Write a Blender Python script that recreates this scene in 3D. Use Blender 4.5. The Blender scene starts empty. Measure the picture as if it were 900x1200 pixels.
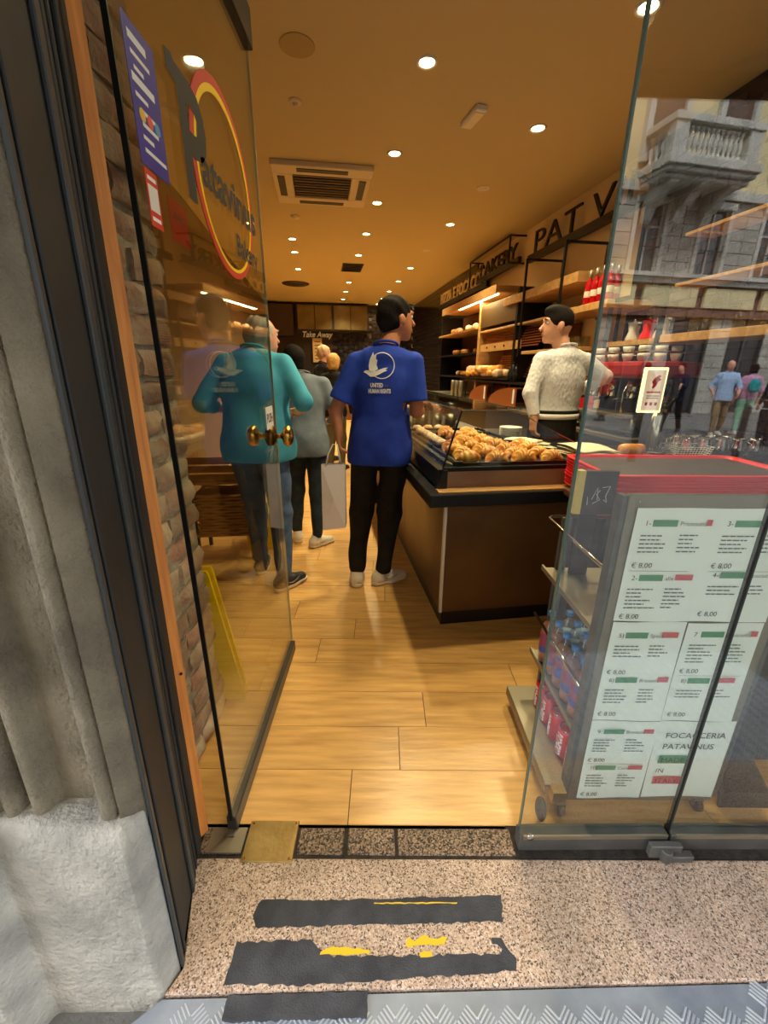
import bpy, math, random
import numpy as np
from mathutils import Vector, Matrix
from mathutils.bvhtree import BVHTree
PI = math.pi
R_ = math.radians
rnd = random.Random(7)
C = bpy.context.scene.collection
scn = bpy.context.scene

# ---------------------------------------------------------------- camera
cd = bpy.data.cameras.new('camera'); cam = bpy.data.objects.new('camera', cd); C.objects.link(cam)
cd.sensor_fit = 'VERTICAL'; cd.sensor_height = 36; cd.lens = 490/1200*36; cd.clip_start = .02; cd.clip_end = 200
_P, _al = R_(18.8), R_(.398)
_f = Vector((0, math.cos(_P), -math.sin(_P))); _u = Vector((0, math.sin(_P), math.cos(_P))); _r = Vector((1, 0, 0))
_r2 = _r*math.cos(_al)+_u*math.sin(_al); _u2 = -_r*math.sin(_al)+_u*math.cos(_al)
m = Matrix((( _r2.x, _u2.x, -_f.x), (_r2.y, _u2.y, -_f.y), (_r2.z, _u2.z, -_f.z))).to_4x4()
m.translation = Vector((0, 0, 1.4)); cam.matrix_world = m
scn.camera = cam

# ---------------------------------------------------------------- world, exposure
w = bpy.data.worlds.new('world'); scn.world = w; w.use_nodes = True
nt = w.node_tree; nt.nodes.clear()
wo = nt.nodes.new('ShaderNodeOutputWorld'); bg = nt.nodes.new('ShaderNodeBackground'); sk = nt.nodes.new('ShaderNodeTexSky')
sk.sky_type = 'NISHITA'; sk.sun_disc = False; sk.sun_elevation = R_(48); sk.sun_rotation = R_(200); sk.air_density = 1.2; sk.dust_density = 3.5
hs = nt.nodes.new('ShaderNodeHueSaturation'); hs.inputs['Saturation'].default_value = .42
nt.links.new(sk.outputs[0], hs.inputs['Color']); nt.links.new(hs.outputs[0], bg.inputs[0]); nt.links.new(bg.outputs[0], wo.inputs[0])
bg.inputs[1].default_value = 1.25
vs = scn.view_settings; vs.view_transform = 'Standard'; vs.look = 'None'; vs.gamma = 1; vs.use_curve_mapping = False; vs.exposure = 0.0
LAMP = 128.0          # watts of one ceiling spot
LAMPCOL = (1, .83, .47)

# hazy sun from over the shop's roof: it lights the houses across the street, the doorway is in shade
sd = bpy.data.lights.new('sun', 'SUN'); sd.energy = 9.0; sd.angle = R_(12); sd.color = (1, .97, .92); sun = bpy.data.objects.new('sun', sd); C.objects.link(sun)
sun.rotation_euler = Vector((.35, -1, -1.5)).to_track_quat('-Z', 'Y').to_euler()

# ---------------------------------------------------------------- frames of reference
# shop axes: the shop runs at an angle of 8.586 degrees to the street front
TH = R_(8.586); RX, RY = math.cos(TH), math.sin(TH)
def SW(a, b, z=0.): return Vector((a*RX-b*RY, a*RY+b*RX, z))
def WS(x, y): return (x*RX+y*RY, -x*RY+y*RX)

# ---------------------------------------------------------------- materials
def mat(name, col, rough=.5, metal=0., col2=None, scale=8., detail=4., bump=0., bscale=None, rvar=0., emit=None, estr=0., trans=0., ramp=(.35,.65), spec=.5, alpha=1., stretch=None, coat=0., tex='noise'):
    mt = bpy.data.materials.new(name); mt.use_nodes = True; n = mt.node_tree; b = n.nodes['Principled BSDF']; L = n.links
    b.inputs['Base Color'].default_value = (*col, 1); b.inputs['Roughness'].default_value = rough; b.inputs['Metallic'].default_value = metal
    b.inputs['Specular IOR Level'].default_value = spec; b.inputs['Transmission Weight'].default_value = trans; b.inputs['Coat Weight'].default_value = coat
    b.inputs['Alpha'].default_value = alpha
    if emit: b.inputs['Emission Color'].default_value = (*emit, 1); b.inputs['Emission Strength'].default_value = estr
    vec = None
    if col2 or bump or rvar:
        tc = n.nodes.new('ShaderNodeTexCoord'); mp = n.nodes.new('ShaderNodeMapping'); L.new(tc.outputs['Object'], mp.inputs[0]); vec = mp.outputs[0]
        if stretch: mp.inputs['Scale'].default_value = stretch
        if rvar:
            oi = n.nodes.new('ShaderNodeObjectInfo'); ml = n.nodes.new('ShaderNodeMath'); ml.operation = 'MULTIPLY'; ml.inputs[1].default_value = 37.
            L.new(oi.outputs['Random'], ml.inputs[0]); L.new(ml.outputs[0], mp.inputs['Location'])
    cur = None
    if col2:
        if tex == 'noise':
            t = n.nodes.new('ShaderNodeTexNoise'); t.inputs['Scale'].default_value = scale; t.inputs['Detail'].default_value = detail; out = t.outputs['Fac']
        elif tex == 'voronoi':
            t = n.nodes.new('ShaderNodeTexVoronoi'); t.inputs['Scale'].default_value = scale; out = t.outputs['Color']
        else:
            t = n.nodes.new('ShaderNodeTexWave'); t.inputs['Scale'].default_value = scale; t.inputs['Distortion'].default_value = 6; t.inputs['Detail'].default_value = 3; t.inputs['Detail Scale'].default_value = 1.2; out = t.outputs['Fac']
        L.new(vec, t.inputs['Vector'])
        cr = n.nodes.new('ShaderNodeValToRGB'); L.new(out, cr.inputs[0])
        cr.color_ramp.elements[0].position = ramp[0]; cr.color_ramp.elements[1].position = ramp[1]
        cr.color_ramp.elements[0].color = (*col, 1); cr.color_ramp.elements[1].color = (*col2, 1)
        cur = cr.outputs[0]; L.new(cur, b.inputs['Base Color'])
    if rvar:
        h = n.nodes.new('ShaderNodeHueSaturation'); mr = n.nodes.new('ShaderNodeMapRange'); mr.inputs['To Min'].default_value = 1-rvar; mr.inputs['To Max'].default_value = 1+rvar
        L.new(oi.outputs['Random'], mr.inputs[0]); L.new(mr.outputs[0], h.inputs['Value'])
        if cur: L.new(cur, h.inputs['Color'])
        else: h.inputs['Color'].default_value = (*col, 1)
        L.new(h.outputs[0], b.inputs['Base Color'])
    if bump:
        t = n.nodes.new('ShaderNodeTexNoise'); t.inputs['Scale'].default_value = bscale or scale*3; t.inputs['Detail'].default_value = 6; L.new(vec, t.inputs['Vector'])
        bp = n.nodes.new('ShaderNodeBump'); bp.inputs['Strength'].default_value = bump; bp.inputs['Distance'].default_value = .01
        L.new(t.outputs['Fac'], bp.inputs['Height']); L.new(bp.outputs[0], b.inputs['Normal'])
    return mt

def glass_mat(name, tint=(.93, .97, .95), base=.05, rough=0., gain=.9):
    mt = bpy.data.materials.new(name); mt.use_nodes = True; n = mt.node_tree; n.nodes.clear(); L = n.links
    o = n.nodes.new('ShaderNodeOutputMaterial'); mx = n.nodes.new('ShaderNodeMixShader'); tr = n.nodes.new('ShaderNodeBsdfTransparent'); gl = n.nodes.new('ShaderNodeBsdfGlossy')
    tr.inputs[0].default_value = (*tint, 1); gl.inputs['Roughness'].default_value = rough
    lw = n.nodes.new('ShaderNodeLayerWeight'); lw.inputs['Blend'].default_value = .5
    p = n.nodes.new('ShaderNodeMath'); p.operation = 'POWER'; p.inputs[1].default_value = 5
    ma = n.nodes.new('ShaderNodeMath'); ma.operation = 'MULTIPLY_ADD'; ma.inputs[1].default_value = gain; ma.inputs[2].default_value = base
    L.new(lw.outputs['Facing'], p.inputs[0]); L.new(p.outputs[0], ma.inputs[0]); L.new(ma.outputs[0], mx.inputs[0]); L.new(tr.outputs[0], mx.inputs[1]); L.new(gl.outputs[0], mx.inputs[2]); L.new(mx.outputs[0], o.inputs[0])
    return mt

# ---------------------------------------------------------------- mesh builder
class MB:
    def __init__(s): s.v = []; s.f = []
    def add(s, v, f):
        n = len(s.v); s.v += [tuple(p) for p in v]; s.f += [tuple(i+n for i in q) for q in f]; return s
    def box(s, x0, x1, y0, y1, z0, z1, rz=0, about=None):
        v = [(x, y, z) for z in (z0, z1) for y in (y0, y1) for x in (x0, x1)]
        if rz:
            cx, cy = about or ((x0+x1)/2, (y0+y1)/2); c, q = math.cos(rz), math.sin(rz)
            v = [(cx+(x-cx)*c-(y-cy)*q, cy+(x-cx)*q+(y-cy)*c, z) for x, y, z in v]
        return s.add(v, [(0,2,3,1), (4,5,7,6), (0,1,5,4), (2,6,7,3), (0,4,6,2), (1,3,7,5)])
    def hexa(s, bot, top):   # four bottom points, four top points, counter-clockwise seen from above
        return s.add(list(bot)+list(top), [(3,2,1,0), (4,5,6,7), (0,1,5,4), (1,2,6,5), (2,3,7,6), (3,0,4,7)])
    def prism(s, poly, z0, z1):
        n = len(poly)
        return s.add([(x, y, z0) for x, y in poly]+[(x, y, z1) for x, y in poly], [tuple(range(n-1, -1, -1)), tuple(range(n, 2*n))]+[(i, (i+1) % n, n+(i+1) % n, n+i) for i in range(n)])
    def extr(s, poly, o, ux, uy, d):   # polygon in the plane (ux, uy) through o, extruded by vector d
        o, ux, uy, d = map(Vector, (o, ux, uy, d)); n = len(poly)
        a = [o+ux*p+uy*q for p, q in poly]
        return s.add([tuple(p) for p in a]+[tuple(p+d) for p in a], [tuple(range(n-1, -1, -1)), tuple(range(n, 2*n))]+[(i, (i+1) % n, n+(i+1) % n, n+i) for i in range(n)])
    def lathe(s, prof, cx=0, cy=0, cz=0, n=16, ax='z'):
        v = []; f = []
        for r, h in prof:
            for i in range(n):
                t = 2*PI*i/n; c, q = r*math.cos(t), r*math.sin(t)
                v.append((cx+c, cy+q, cz+h) if ax == 'z' else ((cx+h, cy+c, cz+q) if ax == 'x' else (cx+q, cy+h, cz+c)))
        k = len(prof)
        for j in range(k-1):
            for i in range(n): f.append((j*n+i, j*n+(i+1) % n, (j+1)*n+(i+1) % n, (j+1)*n+i))
        f.append(tuple(range(n-1, -1, -1))); f.append(tuple((k-1)*n+i for i in range(n)))
        return s.add(v, f)
    def cyl(s, cx, cy, z0, z1, r, n=16, ax='z', cz=0): return s.lathe([(r, z0), (r, z1)], cx, cy, cz, n, ax)
    def tube(s, pts, r, n=8, closed=False):
        pts = [Vector(p) for p in pts]; k = len(pts); v = []; f = []; up = None
        for i, p in enumerate(pts):
            a = pts[(i-1) % k] if (i or closed) else p; b = pts[(i+1) % k] if (i < k-1 or closed) else p
            d = (b-a).normalized()
            if up is None: up = Vector((0, 0, 1)) if abs(d.z) < .9 else Vector((1, 0, 0))
            sx = d.cross(up).normalized(); sy = sx.cross(d).normalized(); up = sy
            rr = r[i] if isinstance(r, (list, tuple)) else r
            for j in range(n):
                t = 2*PI*j/n; v.append(tuple(p+sx*rr*math.cos(t)+sy*rr*math.sin(t)))
        for i in range(k if closed else k-1):
            for j in range(n):
                a0 = i*n; b0 = ((i+1) % k)*n; f.append((a0+j, a0+(j+1) % n, b0+(j+1) % n, b0+j))
        if not closed: f.append(tuple(range(n-1, -1, -1))); f.append(tuple((k-1)*n+j for j in range(n)))
        return s.add(v, f)
    def ball(s, c, r, n=12, m=8):
        r = (r, r, r) if not isinstance(r, (list, tuple)) else r
        v = [(c[0], c[1], c[2]-r[2])]; f = []
        for j in range(1, m):
            p = -PI/2+PI*j/m
            for i in range(n): t = 2*PI*i/n; v.append((c[0]+r[0]*math.cos(p)*math.cos(t), c[1]+r[1]*math.cos(p)*math.sin(t), c[2]+r[2]*math.sin(p)))
        v.append((c[0], c[1], c[2]+r[2])); e = len(v)-1
        for i in range(n):
            f.append((0, 1+(i+1) % n, 1+i)); f.append((e, e-n+i, e-n+(i+1) % n))
            for j in range(m-2): f.append((1+j*n+i, 1+j*n+(i+1) % n, 1+(j+1)*n+(i+1) % n, 1+(j+1)*n+i))
        return s.add(v, f)
    def map(s, fn): s.v = [tuple(fn(*p)) for p in s.v]; return s

def mesh(mb, name='m', smooth=False, bevel=0):
    me = bpy.data.meshes.new(name)
    if isinstance(mb, MB): me.from_pydata(mb.v, [], mb.f)
    else: me.from_pydata(mb[0], [], mb[1])
    me.update()
    if smooth:
        me.polygons.foreach_set('use_smooth', [True]*len(me.polygons))
    return me
def obj(name, mb, mt, parent=None, smooth=False, bevel=0., loc=None, rz=0., auto=None, kind=None, label=None, seg=1):
    me = mb if isinstance(mb, bpy.types.Mesh) else mesh(mb, name, smooth or auto is not None)
    o = bpy.data.objects.new(name, me); C.objects.link(o)
    if mt and not me.materials: me.materials.append(mt)
    if parent: o.parent = parent
    if loc: o.location = loc
    if rz: o.rotation_euler.z = rz
    if auto is not None: me.set_sharp_from_angle(angle=R_(auto))
    if bevel:
        b = o.modifiers.new('bevel', 'BEVEL'); b.width = bevel; b.segments = seg; b.limit_method = 'ANGLE'
    if kind: o['kind'] = kind
    if label: o['label'] = label
    return o
def thing(name, label, cat, loc=(0, 0, 0), rz=0., group=None):
    o = bpy.data.objects.new(name, None); C.objects.link(o); o.location = loc; o.rotation_euler = (0, 0, rz); o.empty_display_size = .1
    o['label'] = label; o['category'] = cat
    if group: o['group'] = group
    return o
def sthing(name, label, cat, a, b, z=0., rz=0., group=None): return thing(name, label, cat, SW(a, b, z), TH+rz, group)
def tag(o, label, cat, group=None):
    o['label'] = label; o['category'] = cat
    if group: o['group'] = group
    return o
def struct(name, mb, mt, **k): return obj(name, mb, mt, kind='structure', **k)
def sempty(name, loc=(0, 0, 0), rz=0.):
    o = bpy.data.objects.new(name, None); C.objects.link(o); o.location = loc; o.rotation_euler.z = rz; o['kind'] = 'structure'; return o
ORD = ['first', 'second', 'third', 'fourth', 'fifth', 'sixth', 'seventh', 'eighth', 'ninth', 'tenth', 'eleventh', 'twelfth', 'thirteenth', 'fourteenth', 'fifteenth', 'sixteenth']
def dup(root, loc, rz=None, label=None, group=None):
    r = root.copy(); C.objects.link(r); r.location = loc
    if rz is not None: r.rotation_euler = (0, 0, rz)
    if label: r['label'] = label
    if group: r['group'] = group
    for ch in list(root.children):
        c = ch.copy(); C.objects.link(c); c.parent = r
        for g in ch.children:
            d = g.copy(); C.objects.link(d); d.parent = c
    return r

# flat lettering turned into mesh: returns verts (x right, y up) and faces
def text_vf(s, size=1., offset=0., shear=0., space=1., depth=0., align='LEFT'):
    cu = bpy.data.curves.new('t', 'FONT'); cu.body = s; cu.size = size; cu.offset = offset; cu.shear = shear; cu.space_character = space; cu.extrude = depth; cu.align_x = align; cu.resolution_u = 3
    o = bpy.data.objects.new('t', cu); C.objects.link(o)
    dg = bpy.context.evaluated_depsgraph_get(); me = bpy.data.meshes.new_from_object(o.evaluated_get(dg))
    v = [tuple(p.co) for p in me.vertices]; f = [tuple(p.vertices) for p in me.polygons]
    bpy.data.objects.remove(o); bpy.data.curves.remove(cu); bpy.data.meshes.remove(me)
    return v, f
def text_on(name, s, mt, parent, o, ux, uy, size, offset=0., shear=0., space=1., depth=0., width=None, align='LEFT', stretch=None):
    v, f = text_vf(s, size, offset, shear, space, depth, align)
    if width and v:
        w_ = max(p[0] for p in v)-min(p[0] for p in v); k = width/w_; v = [(p[0]*k, p[1], p[2]) for p in v]
    o, ux, uy = Vector(o), Vector(ux).normalized(), Vector(uy).normalized(); uz = ux.cross(uy)
    return obj(name, ([tuple(o+ux*p[0]+uy*p[1]+uz*p[2]) for p in v], f), mt, parent)

# ---------------------------------------------------------------- rounded bodies from distance fields
def smin(a, b, k):
    h = np.clip(.5+.5*(b-a)/k, 0, 1); return b*(1-h)+a*h-k*h*(1-h)
class Field:
    def __init__(s, lo, hi, step):
        s.lo = np.array(lo, float); s.st = step; s.n = [int((h-l)/step)+2 for l, h in zip(lo, hi)]
        s.ax = [s.lo[i]+step*np.arange(s.n[i]) for i in range(3)]; s.D = np.full(s.n, .08, np.float32)
    def sub(s, lo, hi, m=.075):
        sl = []
        for i in range(3):
            a = max(0, int((lo[i]-m-s.lo[i])/s.st)); b = min(s.n[i], int((hi[i]+m-s.lo[i])/s.st)+2)
            if b <= a: return None
            sl.append(slice(a, b))
        X, Y, Z = np.meshgrid(*[s.ax[i][sl[i]] for i in range(3)], indexing='ij', sparse=True)
        return tuple(sl), X, Y, Z
    def put(s, sub, d, k, neg=False):
        if neg: s.D[sub] = np.maximum(s.D[sub], -d)
        else: s.D[sub] = smin(s.D[sub], d, k)
    def cap(s, a, b, ra, rb, k=.02, flat=None, neg=False):
        a = np.array(a, float); b = np.array(b, float); r = max(ra, rb)
        q = s.sub(np.minimum(a, b)-r, np.maximum(a, b)+r)
        if q is None: return s
        sl, X, Y, Z = q; d = b-a; L2 = max(1e-9, d@d)
        t = np.clip(((X-a[0])*d[0]+(Y-a[1])*d[1]+(Z-a[2])*d[2])/L2, 0, 1)
        e = np.sqrt((X-a[0]-t*d[0])**2+(Y-a[1]-t*d[1])**2+(Z-a[2]-t*d[2])**2)-(ra+(rb-ra)*t)
        s.put(sl, e, k, neg); return s
    def ell(s, c, r, k=.02, rz=0., neg=False, rx=0.):
        m = max(r); c = np.array(c, float); q = s.sub(c-m, c+m)
        if q is None: return s
        sl, X, Y, Z = q; x = X-c[0]; y = Y-c[1]; z = Z-c[2]
        if rz: co, si = math.cos(rz), math.sin(rz); x, y = x*co+y*si, -x*si+y*co
        if rx: co, si = math.cos(rx), math.sin(rx); y, z = y*co+z*si, -y*si+z*co
        k0 = np.sqrt((x/r[0])**2+(y/r[1])**2+(z/r[2])**2); k1 = np.sqrt((x/r[0]**2)**2+(y/r[1]**2)**2+(z/r[2]**2)**2)
        s.put(sl, k0*(k0-1)/np.maximum(k1, 1e-6), k, neg); return s
    def cut(s, p, nrm):   # removes what lies on the side nrm points to
        X, Y, Z = np.meshgrid(*s.ax, indexing='ij', sparse=True); nrm = np.array(nrm, float); nrm /= np.linalg.norm(nrm)
        s.D = np.maximum(s.D, (X-p[0])*nrm[0]+(Y-p[1])*nrm[1]+(Z-p[2])*nrm[2]); return s
    def cutl(s, p, nrm, rad):   # the same cut, only within rad of p
        p = np.array(p, float); q = s.sub(p-rad, p+rad, 0)
        if q is None: return s
        sl, X, Y, Z = q; nrm = np.array(nrm, float); nrm /= np.linalg.norm(nrm)
        pl = (X-p[0])*nrm[0]+(Y-p[1])*nrm[1]+(Z-p[2])*nrm[2]; dist = np.sqrt((X-p[0])**2+(Y-p[1])**2+(Z-p[2])**2)
        s.D[sl] = np.where(dist < rad, np.maximum(s.D[sl], pl), s.D[sl]); return s
    def folds(s, amp, sc=(20, 14, 9), seed=0):
        X, Y, Z = np.meshgrid(*s.ax, indexing='ij', sparse=True); g = np.random.RandomState(seed); n = 0
        for i in range(5):
            p = g.uniform(-1, 1, 3)*np.array(sc)*(1+i*.35); n = n+np.sin(X*p[0]+Y*p[1]+Z*p[2]+g.uniform(0, 6)+1.3*np.sin(Z*7+X*9+i))*(1/(1+i*.4))
        s.D = s.D+(amp*n/2).astype(np.float32); return s
    def nets(s):
        D = s.D; D[0], D[-1] = .05, .05; D[:, 0], D[:, -1] = .05, .05; D[:, :, 0], D[:, :, -1] = .05, .05
        ins = D < 0; nx, ny, nz = D.shape
        c = [ins[i:nx-1+i, j:ny-1+j, k:nz-1+k] for i in (0, 1) for j in (0, 1) for k in (0, 1)]
        tot = sum(x.astype(np.int8) for x in c); act = (tot > 0) & (tot < 8); idx = np.argwhere(act)
        if len(idx) == 0: return [], []
        idm = np.full(act.shape, -1, np.int64); idm[act] = np.arange(len(idx))
        acc = np.zeros((len(idx), 3)); cnt = np.zeros(len(idx))
        cor = [(i, j, k) for i in (0, 1) for j in (0, 1) for k in (0, 1)]
        val = {q: D[idx[:, 0]+q[0], idx[:, 1]+q[1], idx[:, 2]+q[2]] for q in cor}
        for p in cor:
            for ax in range(3):
                if p[ax] == 0:
                    q = list(p); q[ax] = 1; q = tuple(q); a, b = val[p], val[q]; mk = (a < 0) != (b < 0)
                    t = np.where(mk, a/np.where(mk, a-b, 1), 0); pt = np.tile(np.array(p, float), (len(idx), 1)); pt[:, ax] += t
                    acc[mk] += pt[mk]; cnt[mk] += 1
        V = s.lo+(idx+acc/cnt[:, None])*s.st; F = []
        for ax in range(3):
            a = [slice(None)]*3; b = [slice(None)]*3; a[ax] = slice(0, -1); b[ax] = slice(1, None)
            A_, B_ = ins[tuple(a)], ins[tuple(b)]; e = np.argwhere(A_ != B_)
            u, v = (ax+1) % 3, (ax+2) % 3
            ok = (e[:, u] > 0) & (e[:, v] > 0) & (e[:, u] < D.shape[u]-1) & (e[:, v] < D.shape[v]-1); e = e[ok]
            def at(du, dv): q = e.copy(); q[:, u] -= du; q[:, v] -= dv; return idm[q[:, 0], q[:, 1], q[:, 2]]
            q = np.stack([at(1, 1), at(0, 1), at(0, 0), at(1, 0)], 1); fl = B_[e[:, 0], e[:, 1], e[:, 2]]
            q[fl] = q[fl][:, ::-1]; F.append(q)
        F = np.concatenate(F); F = F[(F >= 0).all(1)]
        return V, F
def fobj(name, fld, mt, parent, label=None, smooth=True):
    V, F = fld.nets(); me = bpy.data.meshes.new(name); me.from_pydata(V.tolist() if len(V) else [], [], F.tolist() if len(F) else []); me.update()
    if len(me.polygons): me.polygons.foreach_set('use_smooth', [True]*len(me.polygons))
    me.materials.append(mt); o = bpy.data.objects.new(name, me); C.objects.link(o); o.parent = parent
    if label: o['label'] = label
    return o
def bvh_of(o): return BVHTree.FromPolygons([v.co.copy() for v in o.data.vertices], [tuple(p.vertices) for p in o.data.polygons])

# ================================================================ materials used in many places
def lin(r, g, b): return tuple(((c/255)/12.92 if c <= 10 else ((c/255+.055)/1.055)**2.4) for c in (r, g, b))
M = {}
M['plank'] = mat('oak_plank', lin(236, 186, 112), .28, col2=lin(198, 148, 84), scale=4.2, detail=11, rvar=.08, stretch=(1, 8, 1), ramp=(.34, .74), bump=.12, bscale=9)
M['grout'] = mat('dark_grout', lin(92, 70, 48), .8)
M['granite'] = mat('granite', (.3, .25, .2), .6)
def speckle(mt, cols, sc=230):
    n = mt.node_tree; b = n.nodes['Principled BSDF']; L = n.links
    tc = n.nodes.new('ShaderNodeTexCoord'); v = n.nodes.new('ShaderNodeTexVoronoi'); v.inputs['Scale'].default_value = sc; L.new(tc.outputs['Object'], v.inputs['Vector'])
    nz = n.nodes.new('ShaderNodeTexNoise'); nz.inputs['Scale'].default_value = sc*.55; nz.inputs['Detail'].default_value = 3; L.new(tc.outputs['Object'], nz.inputs['Vector'])
    sp = n.nodes.new('ShaderNodeSeparateColor'); L.new(v.outputs['Color'], sp.inputs[0])
    mx = n.nodes.new('ShaderNodeMath'); mx.operation = 'ADD'; mx.inputs[1].default_value = 0; L.new(sp.outputs[0], mx.inputs[0])
    cr = n.nodes.new('ShaderNodeValToRGB'); cr.color_ramp.interpolation = 'CONSTANT'; L.new(mx.outputs[0], cr.inputs[0])
    while len(cr.color_ramp.elements) < len(cols): cr.color_ramp.elements.new(.5)
    for e, (p, c) in zip(cr.color_ramp.elements, cols): e.position = p; e.color = (*c, 1)
    n2 = n.nodes.new('ShaderNodeTexNoise'); n2.inputs['Scale'].default_value = 5; n2.inputs['Detail'].default_value = 5; L.new(tc.outputs['Object'], n2.inputs['Vector'])
    r2 = n.nodes.new('ShaderNodeMapRange'); r2.inputs['From Min'].default_value = .3; r2.inputs['From Max'].default_value = .7; r2.inputs['To Min'].default_value = .72; r2.inputs['To Max'].default_value = 1.1; L.new(n2.outputs['Fac'], r2.inputs[0])
    m2 = n.nodes.new('ShaderNodeMixRGB'); m2.blend_type = 'MULTIPLY'; m2.inputs[0].default_value = 1; L.new(cr.outputs[0], m2.inputs[1]); L.new(r2.outputs[0], m2.inputs[2]); L.new(m2.outputs[0], b.inputs['Base Color'])
    bp = n.nodes.new('ShaderNodeBump'); bp.inputs['Strength'].default_value = .35; bp.inputs['Distance'].default_value = .004; L.new(nz.outputs['Fac'], bp.inputs['Height']); L.new(bp.outputs[0], b.inputs['Normal'])
speckle(M['granite'], [(0, lin(84, 70, 62)), (.09, lin(140, 118, 102)), (.26, lin(190, 162, 142)), (.60, lin(206, 180, 160)), (.86, lin(220, 204, 190))], 300)
M['thr'] = mat('threshold_stone', (.3, .25, .2), .6); speckle(M['thr'], [(0, lin(40, 32, 28)), (.25, lin(100, 82, 68)), (.45, lin(150, 124, 102)), (.75, lin(176, 150, 128)), (.9, lin(120, 100, 86))])
M['dirt'] = mat('black_joint_dirt', lin(32, 28, 26), .8, col2=lin(60, 52, 44), scale=40, bump=.5)
M['stone'] = mat('grey_stone', lin(98, 90, 76), .9, col2=lin(152, 142, 122), scale=7, detail=12, bump=1., bscale=110, ramp=(.3, .7))
M['plinth'] = mat('pale_stone', lin(138, 136, 130), .85, col2=lin(196, 192, 182), scale=8, detail=12, bump=1., bscale=70, ramp=(.3, .66))
M['blackp'] = mat('black_painted_metal', lin(30, 30, 31), .6, col2=lin(38, 38, 39), scale=6, bump=.08, bscale=25)
M['blackm'] = mat('black_metal', lin(26, 24, 23), .4, metal=.3)
M['bead'] = mat('grey_black_bead', lin(54, 58, 60), .45)
M['pine'] = mat('pine_batten', lin(232, 150, 66), .6, col2=lin(204, 120, 46), scale=3, stretch=(30, 30, 1.5), detail=6)
M['brick'] = mat('old_brick', lin(158, 116, 92), .9, col2=lin(186, 166, 138), scale=9, detail=8, rvar=.28, bump=.9, bscale=45, ramp=(.35, .68))
M['mortar'] = mat('old_mortar', lin(176, 164, 142), .95, col2=lin(140, 128, 108), scale=20, bump=.8, bscale=60)
M['ceil'] = mat('ochre_ceiling_paint', lin(200, 180, 132), .85, bump=.05, bscale=30)
M['cream'] = mat('cream_wall_paint', lin(232, 210, 166), .8, bump=.05, bscale=30)
M['darktile'] = mat('black_glazed_tile', lin(30, 24, 20), .15, spec=.6)
M['darkwall'] = mat('dark_brown_wall', lin(58, 44, 32), .6)
M['taupe'] = mat('taupe_wall', lin(132, 108, 78), .7, bump=.1)
M['glass'] = glass_mat('clear_glass', (.96, .98, .97), .11)
M['doorglass'] = glass_mat('door_glass', (.94, .955, .91), .105)
M['vitglass'] = glass_mat('vitrine_glass', (.96, .98, .97), .03)
M['gedge'] = mat('green_glass_edge', lin(70, 92, 84), .2)
M['brass'] = mat('polished_brass', lin(200, 156, 78), .25, metal=1.)
M['brassp'] = mat('worn_brass_plate', lin(196, 172, 116), .33, metal=.9, col2=lin(168, 142, 90), scale=12, bump=.1, bscale=80)
M['rail'] = mat('dark_bronze_rail', lin(82, 78, 72), .4, metal=.6)
M['graym'] = mat('grey_painted_rail', lin(92, 92, 90), .5, metal=.2, col2=lin(74, 74, 73), scale=10)
M['steel'] = mat('brushed_steel', lin(176, 172, 164), .32, metal=1., bump=.05, bscale=60)
M['steeld'] = mat('dull_steel', lin(150, 142, 124), .45, metal=.8)
M['white'] = mat('white_paint', lin(226, 222, 214), .5)
M['print'] = mat('print_white', lin(235, 235, 232), .7)
M['ink'] = mat('black_ink', lin(34, 32, 32), .7)
M['inkg'] = mat('grey_ink', lin(96, 104, 102), .7)
M['paper'] = mat('white_paper', lin(240, 250, 244), .7, bump=.15, bscale=9)
M['green'] = mat('green_block', lin(74, 146, 102), .7)
M['redb'] = mat('red_block', lin(206, 84, 92), .7)
M['red'] = mat('red_plastic', lin(240, 44, 52), .35)
M['yel'] = mat('yellow_plastic', lin(255, 214, 0), .4)
M['redr'] = mat('red_vinyl', lin(206, 52, 34), .5)
M['blue'] = mat('blue_vinyl', lin(44, 44, 150), .4)
M['wood'] = mat('light_oak', lin(206, 160, 100), .5, col2=lin(184, 136, 78), scale=2.5, detail=6, stretch=(1, 8, 8))
M['cratew'] = mat('crate_wood', lin(176, 124, 68), .6, col2=lin(140, 94, 48), scale=3, detail=6, stretch=(1, 8, 8))
M['woodd'] = mat('brown_wood', lin(122, 74, 40), .5, col2=lin(92, 54, 28), scale=3, detail=6, stretch=(1, 8, 8))
M['corten'] = mat('rust_brown_panel', lin(118, 84, 48), .38, metal=.2, col2=lin(90, 62, 36), scale=2.2, detail=10, bump=.08, bscale=30)
M['black'] = mat('black_laminate', lin(24, 23, 23), .35)
M['tape'] = mat('anti_slip_tape', lin(52, 54, 60), .8, col2=lin(72, 74, 80), scale=14, bump=.5, bscale=260)
M['tapey'] = mat('yellow_tape_remnant', lin(226, 190, 30), .6)
M['treadb'] = mat('bright_tread_bar', lin(190, 196, 204), .4, metal=.3)
M['tread'] = mat('aluminium_tread_plate', lin(152, 160, 172), .42, metal=.25, col2=lin(128, 136, 148), scale=8, bump=.1, bscale=60)
M['chrome'] = mat('chrome', lin(214, 212, 208), .12, metal=1.)
M['lampon'] = mat('lamp_face', (1, .8, .5), emit=(1, .74, .36), estr=28.)
M['led'] = mat('led_strip', (1, .9, .6), emit=(1, .83, .42), estr=9.)
M['offw'] = mat('off_white_plastic', lin(214, 196, 160), .5)
M['ventd'] = mat('dark_vent', lin(54, 40, 26), .6)

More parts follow.
